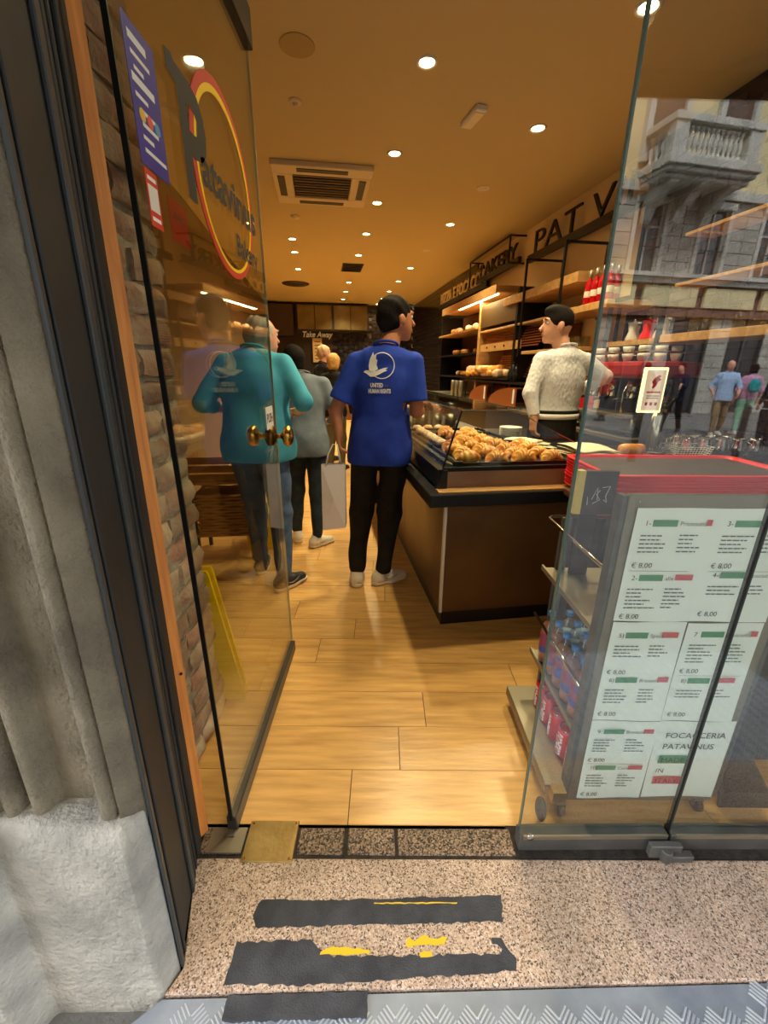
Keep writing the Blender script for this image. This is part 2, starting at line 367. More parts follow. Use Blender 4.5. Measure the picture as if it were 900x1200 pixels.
# ================================================================ floor: planks 20 x 120 cm laid parallel to the threshold
fl = struct('floor', MB().box(-4.2, 3.6, .95, 15, -.05, -.004), M['grout'])
rowy = .958; offs = {0: -.111, 1: .066, 3: .63, 4: -.341}; plm = {}
def plank_mesh(wd, dp):
    k = (round(wd, 3), round(dp, 3))
    if k not in plm:
        plm[k] = mesh(MB().box(.0015, wd-.0015, .0012, dp-.0012, -.012, 0), 'plank'); plm[k].materials.append(M['plank'])
    return plm[k]
far = MB(); i = 0; y = rowy
while y < 14.4:
    off = offs.get(i, rnd.uniform(-.6, .6)); x0 = off-1.2*4
    while x0 < 3.4:
        xa, xb = max(x0, -4.1), min(x0+1.2, 3.5)
        a_, b_ = WS((xa+xb)/2, y)
        if xb-xa > .02 and WS(xb, y)[0] > -1.7 and WS(xa, y)[0] < 3.05:
            if y < 4.4: obj('plank', plank_mesh(xb-xa, .198), None, fl, loc=(xa, y, 0))
            else: far.box(xa+.0015, xb-.0015, y+.0012, y+.1968, -.012, 0)
        x0 += 1.2
    y += .198; i += 1
obj('far_planks', far, M['plank'], fl, kind='stuff')

# ================================================================ shop shell
ce = struct('ceiling', MB().box(-4.2, 3.8, .96, 15, 3.2, 3.3), M['ceil'])
wr = MB(); wr.prism([tuple(SW(2.89, .45).xy), tuple(SW(3.1, .45).xy), tuple(SW(3.1, 14).xy), tuple(SW(2.89, 14).xy)], 0, 3.2)
wr = struct('wall_right', wr, M['cream'])
# black glazed tiles on the far half of the right wall
til = MB()
for r in range(22):
    z0 = .89+r*.105
    bb = 7.9+(r % 2)*.15
    if r < 14: bb += .9
    while bb < 13.4:
        p = [SW(2.862, bb), SW(2.9, bb), SW(2.9, bb+.292), SW(2.862, bb+.292)]
        til.prism([tuple(q.xy) for q in p], z0, z0+.099); bb += .3
obj('glazed_tile_band', til, M['darktile'], wr, kind='stuff')
wl = MB(); wl.prism([tuple(SW(-1.42, 1.6).xy), tuple(SW(-1.42, 14).xy), tuple(SW(-1.6, 14).xy), tuple(SW(-1.6, 1.6).xy)], 0, 3.2)
struct('wall_left', wl, M['taupe'])
wb = MB(); wb.prism([tuple(SW(-1.6, 13.65).xy), tuple(SW(3.1, 13.65).xy), tuple(SW(3.1, 13.85).xy), tuple(SW(-1.6, 13.85).xy)], 0, 3.2)
wb = struct('wall_back', wb, M['darkwall'])
bt = MB()
for r in range(28):
    z0 = .3+r*.1
    for k in range(4 if z0 > 2.35 else 8):
        a0 = 1.55+k*.22+(r % 2)*.11 if z0 > 2.35 else .45+k*.3+(r % 2)*.15
        bt.prism([tuple(SW(a0, 13.61).xy), tuple(SW(a0+.21, 13.61).xy), tuple(SW(a0+.21, 13.66).xy), tuple(SW(a0, 13.66).xy)], z0, z0+.09)
obj('glazed_tile_field', bt, M['darktile'], wb, kind='stuff')

# brick pier beside the door
pier = MB().box(-1.75, -.70, .96, 1.452, 0, 3.2)
pier = struct('wall_brick', pier, M['mortar'])
def brick_mesh(sd, L):
    g = random.Random(sd); nx, nz = 4, 3; v = []; f = []
    for j in range(nz+1):
        for i in range(nx+1):
            ex = i in (0, nx); ez = j in (0, nz)
            yy = L*i/nx+g.uniform(-.005, .005); zz = .071*j/nz+g.uniform(-.004, .004)+(g.uniform(-.003, .003))
            xx = g.uniform(.008, .019)-(.012 if ex or ez else 0)-(.006 if ex and ez else 0)
            v.append((xx, yy, zz))
    for j in range(nz):
        for i in range(nx): a = j*(nx+1)+i; f.append((a, a+1, a+nx+2, a+nx+1))
    rim = [i for i in range(nx)]+[j*(nx+1)+nx for j in range(nz)]+[nz*(nx+1)+i for i in range(nx, 0, -1)]+[j*(nx+1) for j in range(nz, 0, -1)]
    n = len(v)
    for r in rim: p = v[r]; v.append((-.03, p[1], p[2]))
    k = len(rim)
    for q in range(k): f.append((rim[(q+1) % k], rim[q], n+q, n+(q+1) % k))
    me = mesh((v, f), 'brick', True); me.set_sharp_from_angle(angle=R_(55)); me.materials.append(M['brick']); return me
bl = [.21, .19, .165, .12, .225]; bms = {L: [brick_mesh(11*k+q, L) for q in range(5)] for k, L in enumerate(bl)}
z = .004; r = 0
while z < 2.75:
    y1 = 1.462+rnd.uniform(-.012, .012)
    while y1 > .97:
        L = rnd.choice(bl) if y1-.12 > .97 else .12
        o = obj('brick', rnd.choice(bms[L]), None, pier, loc=(-.695+rnd.uniform(-.006, .008), y1-L, z+rnd.uniform(-.002, .002)))
        o.rotation_euler = (rnd.uniform(-.03, .03), rnd.uniform(-.05, .05), 0); y1 -= L+.012
    z += .086; r += 1

# brick facing on the near end of the right wall
bf = MB(); bf.prism([tuple(SW(2.86, .5).xy), tuple(SW(2.892, .5).xy), tuple(SW(2.892, 3.9).xy), tuple(SW(2.86, 3.9).xy)], 0, 3.195)
bf = obj('brick_facing', bf, mat('dark_mortar', lin(52, 44, 40), .9), wr); darkb = mat('dark_red_brick', lin(62, 40, 34), .9, col2=lin(78, 58, 50), scale=6, rvar=.3, bump=.6, bscale=40)
bms2 = [mesh(MB().box(-.008, 0, .002, .208, 0, .062), 'brick') for q in range(1)]
for b_ in bms2: b_.materials.append(darkb)
z = .95; r = 0
while z < 3.12:
    b = 1.75+(r % 2)*.11
    while b < 3.68:
        o = obj('brick', bms2[0], None, bf, loc=SW(2.86+rnd.uniform(-.003, .003), b, z)); o.rotation_euler.z = TH; b += .222
    z += .076; r += 1

# ================================================================ street front on the left: stone, painted post, pine batten
def lean(x, y, z): return (x+.021*z, y, z)
st = sempty('wall_front', (0, 0, 0))
# stone shaft with vertical mouldings
prof = [(-.494, .6185), (-.510, .600), (-.532, .590)]
def roll(cx, cy, r, n=7): return [(cx+r*math.cos(t), cy-r*math.sin(t)) for t in [PI*k/n for k in range(n+1)]]
prof += roll(-.556, .603, .018)+[(-.580, .622)]+[(-.586, .632), (-.672, .632), (-.678, .622)]+roll(-.70, .612, .017)+[(-.724, .632), (-.732, .632)]+roll(-.752, .606, .016)+[(-.785, .60), (-.79, .575), (-.93, .575), (-.94, .60), (-2.4, .60), (-2.4, 1.0), (-.66, 1.0), (-.62, .65), (-.56, .622)]
sh = MB()
prof = prof[::-1]
nl = 24
for k in range(nl+1):
    zz = .52+k*(4.0-.52)/nl; sh.v += [lean(x, y, zz) for x, y in prof]
n_ = len(prof)
for k in range(nl):
    for i in range(n_): sh.f.append((k*n_+i, k*n_+(i+1) % n_, (k+1)*n_+(i+1) % n_, (k+1)*n_+i))
sh.f += [tuple(range(n_-1, -1, -1)), tuple(nl*n_+i for i in range(n_))]
obj('moulded_shaft', sh, M['stone'], st, auto=40)
pl_ = MB(); pp = [(-.56, .630), (-.493, .6165), (-.514, .563), (-.77, .558), (-.80, .50), (-.95, .49), (-2.4, .49), (-2.4, 1.0), (-.66, 1.0), (-.62, .65)]
pt = [(-.56, .632), (-.497, .617), (-.522, .575), (-.765, .588), (-.80, .52), (-.95, .51), (-2.4, .51), (-2.4, 1.0), (-.66, 1.0), (-.62, .65)]
n_ = len(pp); rings = [(pp, -.06), (pp, .25), (pp, .49), ([((a[0]+b[0])/2, (a[1]+b[1])/2) for a, b in zip(pp, pt)], .535), (pt, .55)]
for q, zz in rings: pl_.v += [lean(x, y, zz) for x, y in q[::-1]]
for k in range(len(rings)-1):
    for i in range(n_): pl_.f.append((k*n_+i, k*n_+(i+1) % n_, (k+1)*n_+(i+1) % n_, (k+1)*n_+i))
pl_.f += [tuple((len(rings)-1)*n_+i for i in range(n_))]
obj('plinth', pl_, M['plinth'], st, auto=30, bevel=.007, seg=2)
obj('header', MB().box(-2.4, 8, .60, 1.0, 2.62, 4.0), M['stone'], st)
obj('upper_facade', MB().box(-9, 12, .62, 1.0, 4.0, 13), M['stone'], st)
obj('right_pier', MB().box(2.55, 8, .60, 1.3, -.05, 2.62), M['stone'], st)
obj('left_facade', MB().box(-9, -2.4, .62, 1.0, -.05, 4.0), M['stone'], st)
# painted post
po = sempty('trim_1')
po['label'] = 'black painted metal door post beside the stone pilaster'
def leanbox(mb, pts, z0, z1):
    n = len(pts); v = [lean(x, y, z0) for x, y in pts]+[lean(x, y, z1) for x, y in pts]
    return mb.add(v, [tuple(range(n-1, -1, -1)), tuple(range(n, 2*n))]+[(i, (i+1) % n, n+(i+1) % n, n+i) for i in range(n)])
def alongp(t, d): # point on the post's face, t from street side to door side, d out from the face
    x = -.490+(-.568+.490)*t; y = .619+(.907-.619)*t; nx, ny = .9652, .2614; return (x+nx*d, y+ny*d)
def strip(name, t0, t1, d0, d1, mt): return obj(name, leanbox(MB(), [alongp(t0, d0), alongp(t1, d0), alongp(t1, d1), alongp(t0, d1)], 0, 3.0), mt, po, bevel=.002)
strip('flat_panel', 0, 1, -.05, -.004, M['blackp'])
strip('edge_bead', -.02, .03, -.004, .003, M['bead']); strip('edge_fillet', .08, .12, -.004, .002, M['blackp'])
strip('inner_bead', .52, .60, -.004, .004, M['bead']); strip('middle_fillet', .63, .68, -.004, .002, M['blackp'])
strip('door_rebate', .82, 1.0, -.004, .004, M['blackp']); strip('rebate_fillet', .72, .76, -.004, .002, M['blackp'])
ba = leanbox(MB(), [(-.573, .912), (-.555, .938), (-.575, .952), (-.60, .93)], .0, 3.0)
struct('trim_2', ba, M['pine'], label='orange pine batten between the black post and the brick')
obj('nail', MB().ball((-.545+.021*.62-.012, .925, .62), .004, 8, 6), M['blackm'], bpy.data.objects['trim_2'])

# ================================================================ sill: threshold stones, granite slab, tread plate, street
sl = sempty('trim_3'); sl['label'] = 'row of small speckled threshold stones in black dirt'
obj('dirt_bed', MB().box(-.58, 2.55, .852, .962, -.05, -.004), M['dirt'], sl)
def blockp(x0, x1, y0, y1, z0, z1, sd):
    g = random.Random(sd); return MB().hexa([(x0, y0, z0), (x1, y0, z0), (x1, y1, z0), (x0, y1, z0)], [(x0+g.uniform(0, .004), y0+g.uniform(0, .003), z1), (x1-g.uniform(0, .003), y0+g.uniform(0, .003), z1), (x1-g.uniform(0, .004), y1-g.uniform(0, .003), z1), (x0+g.uniform(0, .003), y1-g.uniform(0, .003), z1)])
for k, (a, b) in enumerate([(-.565, -.43), (-.262, -.118), (-.108, .042), (.050, .412)]):
    obj('stone', blockp(a, b, .869, .950, -.04, .001, k), M['thr'], sl, bevel=.003)
obj('rail_bed', MB().box(.40, 2.55, .868, .962, -.04, -.001), M['dirt'], sl)
gs = struct('trim_4', MB().prism([(-.488, .612), (-.512, .566), (2.2, .628), (2.2, .866), (-.56, .858)], -.06, 0), M['granite'], bevel=.003, label='pinkish speckled granite doorstep slab')
pv = struct('pavement', MB().box(-12, 24, -16, .62, -.3, -.06), mat('asphalt', lin(118, 116, 112), .85, col2=lin(96, 95, 92), scale=6, bump=.4, bscale=80))
# tread plate: sheet and groups of five bars
tp = tag(obj('tread_plate_ramp', MB().add([(-.62, -.1, -.058), (1.9, -.1, -.058), (1.9, .618, -.006), (-.513, .560, -.006), (-.62, .48, -.006), (-.62, -.1, -.062), (1.9, -.1, -.062), (1.9, .618, -.012), (-.513, .560, -.012), (-.62, .48, -.012)], [(0, 1, 2, 3, 4), (9, 8, 7, 6, 5), (0, 5, 6, 1), (1, 6, 7, 2), (2, 7, 8, 3), (3, 8, 9, 4), (4, 9, 5, 0)]), M['tread']), 'silvery aluminium tread plate in front of the granite doorstep', 'metal plate')
bars = MB()
for iy in range(15):
    for ix in range(53):
        cx = -.60+ix*.047; cy = .590-iy*.047-.01
        if cy > .549+.0225*(cx+.5) or cy < -.08 or (cx < -.5 and cy > .46): continue
        s_ = 1 if (ix+iy) % 2 else -1
        for q in range(-2, 3):
            c_ = Vector((cx+q*.0084*.707, cy+q*.0084*.707*-s_, 0)); d = Vector((.707, .707*s_, 0))*.0165; e = Vector((.707, -.707*s_, 0))*.0026
            zz = lambda p: -.006-(.585-p.y)*.052/.68 if p.y < .585 else -.006
            b4 = [c_-d-e, c_+d-e, c_+d+e, c_-d+e]; t4 = [c_-d*.8-e*.4, c_+d*.8-e*.4, c_+d*.8+e*.4, c_-d*.8+e*.4]
            if s_ < 0: b4 = b4[::-1]; t4 = t4[::-1]
            bars.hexa([(p.x, p.y, zz(p)-.0005) for p in b4], [(p.x, p.y, zz(p)+.0036) for p in t4])
obj('tread_bars', bars, M['treadb'], tp, kind='stuff')
# anti-slip tapes, worn outlines
def torn(pts, z1, mt, name, label, cat, rough=.004, seed=1, z0=-.001, lab=True, parent=None):
    g = random.Random(seed); out = []
    for i, p in enumerate(pts):
        q = pts[(i+1) % len(pts)]; L = math.dist(p, q); k = max(1, int(L/.012))
        for j in range(k):
            t = j/k; out.append((p[0]+(q[0]-p[0])*t+g.uniform(-rough, rough)*.5, p[1]+(q[1]-p[1])*t+g.uniform(-rough, rough)*.5))
    o = obj(name, MB().prism(out, z0, z1), mt, parent)
    if lab: tag(o, label, cat)
    return o
t1 = torn([(-.335, .692), (.326, .709), (.338, .768), (-.20, .752), (-.33, .755), (-.338, .742), (-.348, .72)], .0014, M['tape'], 'grip_tape', 'upper black anti-slip strip across the granite doorstep', 'tape', .005, 2)
torn([(-.02, .7455), (.21, .7475), (.21, .7500), (-.02, .7485)], .0019, M['tapey'], 'yellow_trace', '', '', .002, 3, .0013, False, t1)
t2 = torn([(-.375, .585), (-.2, .583), (.1, .598), (.332, .612), (.338, .634), (.315, .672), (.29, .676), (.288, .664), (.312, .655), (.30, .642), (-.12, .636), (-.16, .652), (-.18, .668), (-.37, .662), (-.375, .63)], .0014, M['tape'], 'grip_tape', 'lower black anti-slip strip with torn edge and yellow bits', 'tape', .006, 4)
torn([(-.155, .637), (-.03, .641), (-.03, .650), (-.12, .652), (-.155, .645)], .0020, M['tapey'], 'yellow_trace', '', '', .005, 5, .0013, False, t2)
torn([(.06, .655), (.165, .660), (.17, .676), (.13, .670), (.11, .680), (.09, .668), (.07, .676)], .0020, M['tapey'], 'yellow_trace', '', '', .007, 6, -.0005, False, t2)
torn([(.10, .636), (.13, .637), (.13, .647), (.10, .646)], .0020, M['tapey'], 'yellow_trace', '', '', .004, 7, .0013, False, t2)
torn([(-.36, .525), (-.03, .533), (-.03, .574), (-.36, .566)], .0016, M['tape'], 'grip_tape', 'short black anti-slip strip over the edge of the tread plate', 'tape', .004, 8, -.012)

# ================================================================ left door leaf, open into the shop
dr = sempty('door_1', (-.475, .935, 0)); dr['label'] = 'frameless glass door leaf opened inward at the left'
obj('pane', MB().box(-.005, .005, 0, .905, .05, 2.43), M['doorglass'], dr)
obj('edge_seal', MB().box(-.0056, .0056, -.002, .003, .05, 2.43), M['blackm'], dr)
obj('polished_edge', MB().box(-.0045, .0045, .905, .9085, .07, 2.43), mat('glass_edge_highlight', lin(176, 186, 160), .2), dr)  # pale colour painted in for the highlight along the edge of the glass
obj('bottom_rail', MB().box(-.016, .016, 0, .912, .006, .062), M['rail'], dr, bevel=.003)
obj('top_rail', MB().box(-.02, .02, 0, .912, 2.42, 2.53), M['blackm'], dr, bevel=.003)
# brass knobs: one each side of the pane, with an escutcheon
kn = obj('door_knob', MB().lathe([(.004, .022), (.009, .024), (.011, .028), (.010, .040), (.016, .050), (.034, .056), (.044, .068), (.043, .080), (.030, .090), (.012, .094), (.001, .095)], 0, .82, 1.135, 24, 'x'), M['brass'], dr, smooth=True)
obj('door_knob', MB().lathe([(.004, -.022), (.009, -.024), (.011, -.028), (.010, -.040), (.016, -.050), (.034, -.056), (.044, -.068), (.043, -.080), (.030, -.090), (.012, -.094), (.001, -.095)], 0, .82, 1.135, 24, 'x'), M['brass'], dr, smooth=True)
obj('escutcheon', MB().lathe([(.001, -.024), (.02, -.022), (.040, -.012), (.042, -.006), (.042, .006), (.040, .012), (.02, .022), (.001, .024)], 0, .82, 1.135, 24, 'x'), mat('aged_brass', lin(92, 72, 36), .35, metal=1.), dr, smooth=True)
tg = obj('hanging_tag', MB().box(.0062, .0075, .748, .850, 1.168, 1.256), M['white'], dr, label='small white card hanging above the knob')
text_on('lettering', 'PUSH', M['ink'], tg, (.0077, .757, 1.194), (0, 1, 0), (0, 0, 1), .050, .0015, width=.084)
obj('string', MB().tube([(.008, .79, 1.170), (.012, .82, 1.14), (.008, .83, 1.170)], .001, 5), M['white'], tg)
# lettering and ring on the pane
FX = .0062
def ring(cy, cz, r0, r1, x0, x1, a0=0, a1=2*PI, n=64, ex=0., ez=0.):
    mb = MB()
    for k in range(n):
        t, u = a0+(a1-a0)*k/n, a0+(a1-a0)*(k+1)/n
        P = lambda r, t, o=0: (cy+r*math.cos(t)+(ex if o else 0), cz+r*math.sin(t)+(ez if o else 0))
        q = [P(r0, t), P(r1, t, 1), P(r1, u, 1), P(r0, u)]
        mb.add([(x0, *p) for p in q]+[(x1, *p) for p in q], [(4, 5, 6, 7), (3, 2, 1, 0), (0, 1, 5, 4), (2, 3, 7, 6)])
    return mb
obj('red_ring', ring(.535, 1.900, .212, .238, FX-.002, FX, n=72, ex=0, ez=.006), M['redr'], dr, label='red crescent edge of the shop ring')
obj('yellow_ring', ring(.538, 1.899, .205, .218, FX-.001, FX+.0006, n=72, ez=.004), M['yel'], dr, label='yellow ring around the shop name')
text_on('lettering', 'P', M['ink'], dr, (FX+.0012, .235, 1.795), (0, 1, 0), (0, 0, 1), .34, .010, width=.15)
obj('lettering_flourish', MB().extr([(.205, 2.005), (.245, 1.995), (.26, 2.03), (.235, 2.045), (.205, 2.04)], (FX+.0008, 0, 0), (0, 1, 0), (0, 0, 1), (.0005, 0, 0)), M['ink'], dr)
text_on('lettering', 'atavinus', M['ink'], dr, (FX+.0012, .345, 1.850), (0, 1, 0), (0, 0, 1), .125, .003, width=.46)
text_on('lettering', 'Bakery', M['ink'], dr, (FX+.0012, .575, 1.742), (0, 1, 0), (0, 0, 1), .085, .002, width=.22)
sb = obj('sticker', MB().box(.005, .0058, .040, .152, 1.775, 2.0), M['blue'], dr, label='tall blue sticker with white writing')
g = random.Random(3)
for k in range(9):
    y0 = .05+g.uniform(0, .02); obj('sticker_print', MB().box(.0058, .0062, y0, min(.145, y0+g.uniform(.03, .09)), 1.968-k*.021, 1.975-k*.021+(.006 if k in (0, 3) else 0)), M['print'], sb)
for k, c in enumerate([lin(230, 190, 60), lin(230, 90, 60), lin(90, 160, 200)]):
    obj('sticker_badge', MB().cyl(.0058, .070+k*.028, 0, .0006, .011, 12, 'x', 1.86), mat('badge', c, .5), sb)
sr = obj('sticker', MB().box(.005, .0058, .045, .092, 1.672, 1.770), M['redr'], dr, label='narrow red sticker with a white square')
obj('sticker_panel', MB().box(.0058, .0061, .050, .087, 1.70, 1.745), M['white'], sr)
obj('sticker_print', MB().box(.0058, .0061, .052, .085, 1.753, 1.760), M['print'], sr); obj('sticker_print', MB().box(.0058, .0061, .052, .085, 1.683, 1.690), M['print'], sr)
s3 = obj('sticker', MB().box(-.0058, -.005, .155, .245, 1.675, 1.760), M['redr'], dr, label='darker red square sticker left of the ring')
text_on('lettering', 'ORARIO', M['ink'], s3, (-.0049, .162, 1.72), (0, 1, 0), (0, 0, 1), .022, 0, width=.07)
# brass floor plate of the pivot
bp_ = tag(obj('brass_floor_plate', MB().box(-.425, -.268, .846, .968, -.004, .0035), M['brassp'], bevel=.002), 'square brass pivot plate set in the threshold below the open door', 'floor plate')
for (x, y) in ((-.415, .856), (-.278, .856), (-.415, .958), (-.278, .958)): obj('screw', MB().cyl(x, y, .0035, .0045, .004, 10), M['brass'], bp_)
pvt = tag(obj('grey_pivot_shoe', MB().box(-.54, -.43, .87, .945, 0, .004).box(-.487, -.463, .915, .945, .004, .010), M['steeld'], bevel=.001), 'grey metal pivot shoe at the foot of the open glass door', 'hinge')

# ================================================================ fixed glass panels on the right
def gpanel(name, x0, y0, x1, y1, label):
    L = math.hypot(x1-x0, y1-y0); e = sempty(name, (x0, y0, 0), math.atan2(y1-y0, x1-x0)); e['label'] = label
    obj('pane', MB().box(.002, L-.002, -.005, .005, .055, 2.5), M['glass'], e)
    obj('edge_strip', MB().box(.0, .004, -.0055, .0055, .07, 2.5), M['gedge'], e)
    obj('bottom_rail', MB().box(0, L-.002, -.02, .02, .004, .066), M['graym'], e, bevel=.003)
    obj('glazing_bead', MB().box(0.01, L-.01, -.024, -.018, .058, .072), M['steeld'], e)
    obj('top_rail', MB().box(0, L-.002, -.022, .022, 2.5, 2.6), M['blackm'], e)
    return e
w1 = gpanel('window_1', .418, .901, .876, .907, 'glass panel right of the open doorway')
w2 = gpanel('window_2', .882, .907, 1.75, .911, 'glass panel right of the dark vertical joint')
obj('joint_seal', MB().box(-.005, .0, -.007, .007, .055, 2.5), M['blackm'], w2)
gpanel('window_3', 1.757, .911, 2.54, .913, 'glass panel beyond the frame')
lk = tag(obj('floor_lock', MB().box(.805, .90, .858, .878, .012, .060).box(.845, .93, .845, .868, .010, .036).cyl(.85, .856, .010, .052, .016, 12), M['graym'], bevel=.003), 'grey metal lock block where the two glass panels meet at the floor', 'lock')
tag(obj('chrome_bolt_stop', MB().lathe([(.001, -.004), (.010, -.003), (.012, 0), (.010, .004), (.001, .005)], .442, .866, .088, 12, 'y'), M['chrome'], smooth=True), 'small chrome disc on the corner of the right glass panel', 'fitting')

# ================================================================ main counter with pastry case (shop axes)
ct = sthing('serving_counter', 'long brown serving counter with thick black worktop edge', 'counter', 0, 0)
cb = MB().box(.65, 1.42, 2.03, 7.2, .09, .76)
obj('body', cb, M['corten'], ct)
obj('front_panel', MB().box(.645, 1.42, 2.014, 2.03, .085, .76), M['corten'], ct)
for k in range(5): obj('side_panel', MB().box(.63, .65, 2.03+k*1.03, 3.055+k*1.03, .085, .76), M['corten'], ct)
obj('corner_strip', MB().box(.626, .640, 2.008, 2.030, .085, .76), M['white'], ct)
obj('kick_plate', MB().box(.64, 1.42, 2.02, 7.2, 0, .085), M['black'], ct)
obj('worktop', MB().box(.51, 1.50, 1.885, 7.3, .76, .826), M['black'], ct, bevel=.004)
obj('worktop_inlay', MB().box(.56, 1.49, 1.905, 1.99, .826, .832), M['wood'], ct)
vc = sthing('pastry_case', 'glass pastry case on the counter, full of croissants', 'display case', 0, 0)
obj('front_fascia', MB().box(.615, 1.34, 1.985, 1.995, .832, .915), mat('grey_brown_fascia', lin(150, 118, 92), .55, col2=lin(128, 98, 74), scale=4), vc)
obj('base_frame', MB().box(.575, 1.36, 1.995, 5.2, .832, .925).add([(.56, 1.975, .832), (.62, 1.975, .832), (.62, 1.975, .925), (.598, 1.975, .925), (.56, 2.0, .832), (.62, 2.0, .832), (.62, 2.0, .925), (.598, 2.0, .925)], [(0, 1, 2, 3), (7, 6, 5, 4), (0, 4, 5, 1), (1, 5, 6, 2), (2, 6, 7, 3), (3, 7, 4, 0)]), M['black'], vc)
obj('front_rim', MB().box(.60, 1.36, 1.988, 2.01, .915, .935), M['blackm'], vc)
P5 = [(.602, .935), (.680, 1.213), (.965, 1.205), (1.30, 1.05), (1.34, .935)]
obj('end_pane', MB().extr(P5, (0, 2.0, 0), (1, 0, 0), (0, 0, 1), (0, .006, 0)), M['vitglass'], vc)
obj('customer_pane', MB().add([(.602, 2.008, .935), (.602, 5.1, .935), (.680, 5.1, 1.213), (.680, 2.008, 1.213), (.608, 2.008, .935), (.608, 5.1, .935), (.686, 5.1, 1.213), (.686, 2.008, 1.213)], [(0, 3, 2, 1), (4, 5, 6, 7), (0, 1, 5, 4), (1, 2, 6, 5), (2, 3, 7, 6), (3, 0, 4, 7)]), M['vitglass'], vc)
obj('top_pane', MB().box(.66, .985, 1.99, 5.1, 1.214, 1.222), M['vitglass'], vc)
def edge(name, pts, r=.003, mt='blackm'): return obj(name, MB().tube(pts, r, 6), M[mt], vc)
edge('corner_edge', [(.602, 2.0, .935), (.680, 2.0, 1.213)], .005)
edge('top_edge', [(.68, 1.995, 1.218), (.965, 1.995, 1.21)], .003, 'steel'); edge('slant_edge', [(.965, 1.998, 1.207), (1.30, 1.998, 1.05)], .0025, 'steel')
edge('staff_edge', [(.985, 1.995, 1.218), (.985, 5.1, 1.218)], .003, 'gedge'); edge('far_edge', [(.66, 5.1, 1.22), (.66, 2.0, 1.22)], .003, 'gedge')
edge('far_corner_edge', [(.602, 5.1, .935), (.680, 5.1, 1.213)], .005)
for b in (3.55,): obj('divider_post', MB().box(.955, .975, b, b+.02, .935, 1.21), M['steeld'], vc)
# black trays inside
def tray(nm, a0, a1, b0, b1, z, label):
    t = sthing(nm, label, 'tray', a0, b0, z); W, D = a1-a0, b1-b0
    obj('base', MB().box(0, W, 0, D, 0, .006), M['black'], t)
    obj('rim', MB().box(0, W, 0, .008, .006, .022).box(0, W, D-.008, D, .006, .022).box(0, .008, .008, D-.008, .006, .022).box(W-.008, W, .008, D-.008, .006, .022), M['black'], t)
tray('baking_tray', .69, 1.30, 2.03, 2.56, .927, 'black baking tray of croissants nearest the doorway'); tray('baking_tray', .69, 1.30, 2.58, 3.10, .927, 'black baking tray in the middle of the pastry case'); tray('baking_tray', .69, 1.30, 3.12, 3.36, .927, 'black baking tray farthest from the doorway in the pastry case')
crust = mat('golden_crust', lin(206, 118, 34), .34, col2=lin(240, 182, 88), scale=22, detail=5, rvar=.12, coat=.2, bump=.2, bscale=120)
crustp = mat('sugared_crust', lin(214, 160, 100), .6, col2=lin(240, 220, 190), scale=26, rvar=.08, bump=.3, bscale=120)
def croissant_mesh(sd):
    g = random.Random(sd); v = []; f = []; n = 12; k = 29
    for i in range(k):
        t = -1+2*i/(k-1); an = t*1.15; R0 = .040
        cx, cy = R0*math.sin(an)*1.25, R0*(1-math.cos(an))*-.9; seg = abs((i/(k-1)*7) % 1-.5)*2
        rr = (.031*(1-abs(t)**2.2)+.004)*(1+.16*(1-seg)**.7-.08)
        d = Vector((math.cos(an), -math.sin(an), 0)); s_ = Vector((math.sin(an), math.cos(an), 0))
        for j in range(n):
            q = 2*PI*j/n; p = Vector((cx, cy, rr*.85))+s_*rr*math.cos(q)+Vector((0, 0, 1))*rr*.92*math.sin(q)+d*(.006*math.sin(q)); v.append((p.x+g.uniform(-.0008, .0008), p.y, max(0, p.z)))
    for i in range(k-1):
        for j in range(n): f.append((i*n+j, i*n+(j+1) % n, (i+1)*n+(j+1) % n, (i+1)*n+j))
    f.append(tuple(range(n-1, -1, -1))); f.append(tuple((k-1)*n+j for j in range(n)))
    me = mesh((v, f), 'croissant', True); me.materials.append(crust); return me
cm = [croissant_mesh(q) for q in range(4)]
g = random.Random(12)
for r in range(9):
    b = 2.10+r*.118+(.015 if (r > 3) else 0)+(.01 if r > 7 else 0)
    for c in range(4):
        a = .775+c*.148+g.uniform(-.012, .012)
        if g.random() < .04: continue
        if c < 1 and 4 <= r: continue
        if c > 2 and 4 <= r: continue
        w_ = SW(a, b+g.uniform(-.01, .01), .9345+g.uniform(0, .004))
        o = obj('croissant', g.choice(cm), None, loc=w_); s_ = g.uniform(1.1, 1.26); o.scale = (s_, s_, s_*.85); o.rotation_euler = (g.uniform(-.12, .12), g.uniform(-.1, .1), TH+g.choice([0, PI])+g.uniform(-.35, .35))
        tag(o, 'golden croissant in the pastry case, %s row from the doorway, %s from the customer side' % (ORD[r], ORD[c]), 'croissant', 'croissants in the pastry case')
def bun_mesh(sd):
    fd = Field((-.05, -.05, -.005), (.05, .05, .055), .006); fd.ell((0, 0, .018), (.04, .036, .026), .01).folds(.0022, (90, 90, 60), sd); fd.cut((0, 0, 0), (0, 0, -1))
    V, F = fd.nets(); me = mesh((V.tolist(), F.tolist()), 'bun', True); me.materials.append(crustp); return me
bm_ = [bun_mesh(1), bun_mesh(2)]
for r in range(8):
    for c in range(1):
        o = obj('pastry_bun', g.choice(bm_), None, loc=SW(.765+c*.095+g.uniform(-.01, .01), 2.62+r*.088, .936)); o.rotation_euler.z = g.uniform(0, 6)
        tag(o, 'round sugared bun along the customer glass, %s from the doorway' % ORD[r], 'bun', 'sugared buns in the pastry case')
for r in range(4):
    o = obj('pastry_bun', g.choice(bm_), None, loc=SW(.70+.09*(r % 4), 3.42+.09*(r//4), .927)); tag(o, 'round sugared bun in front of the glass jars, %s from the left' % ORD[r], 'bun', 'buns behind the trays')
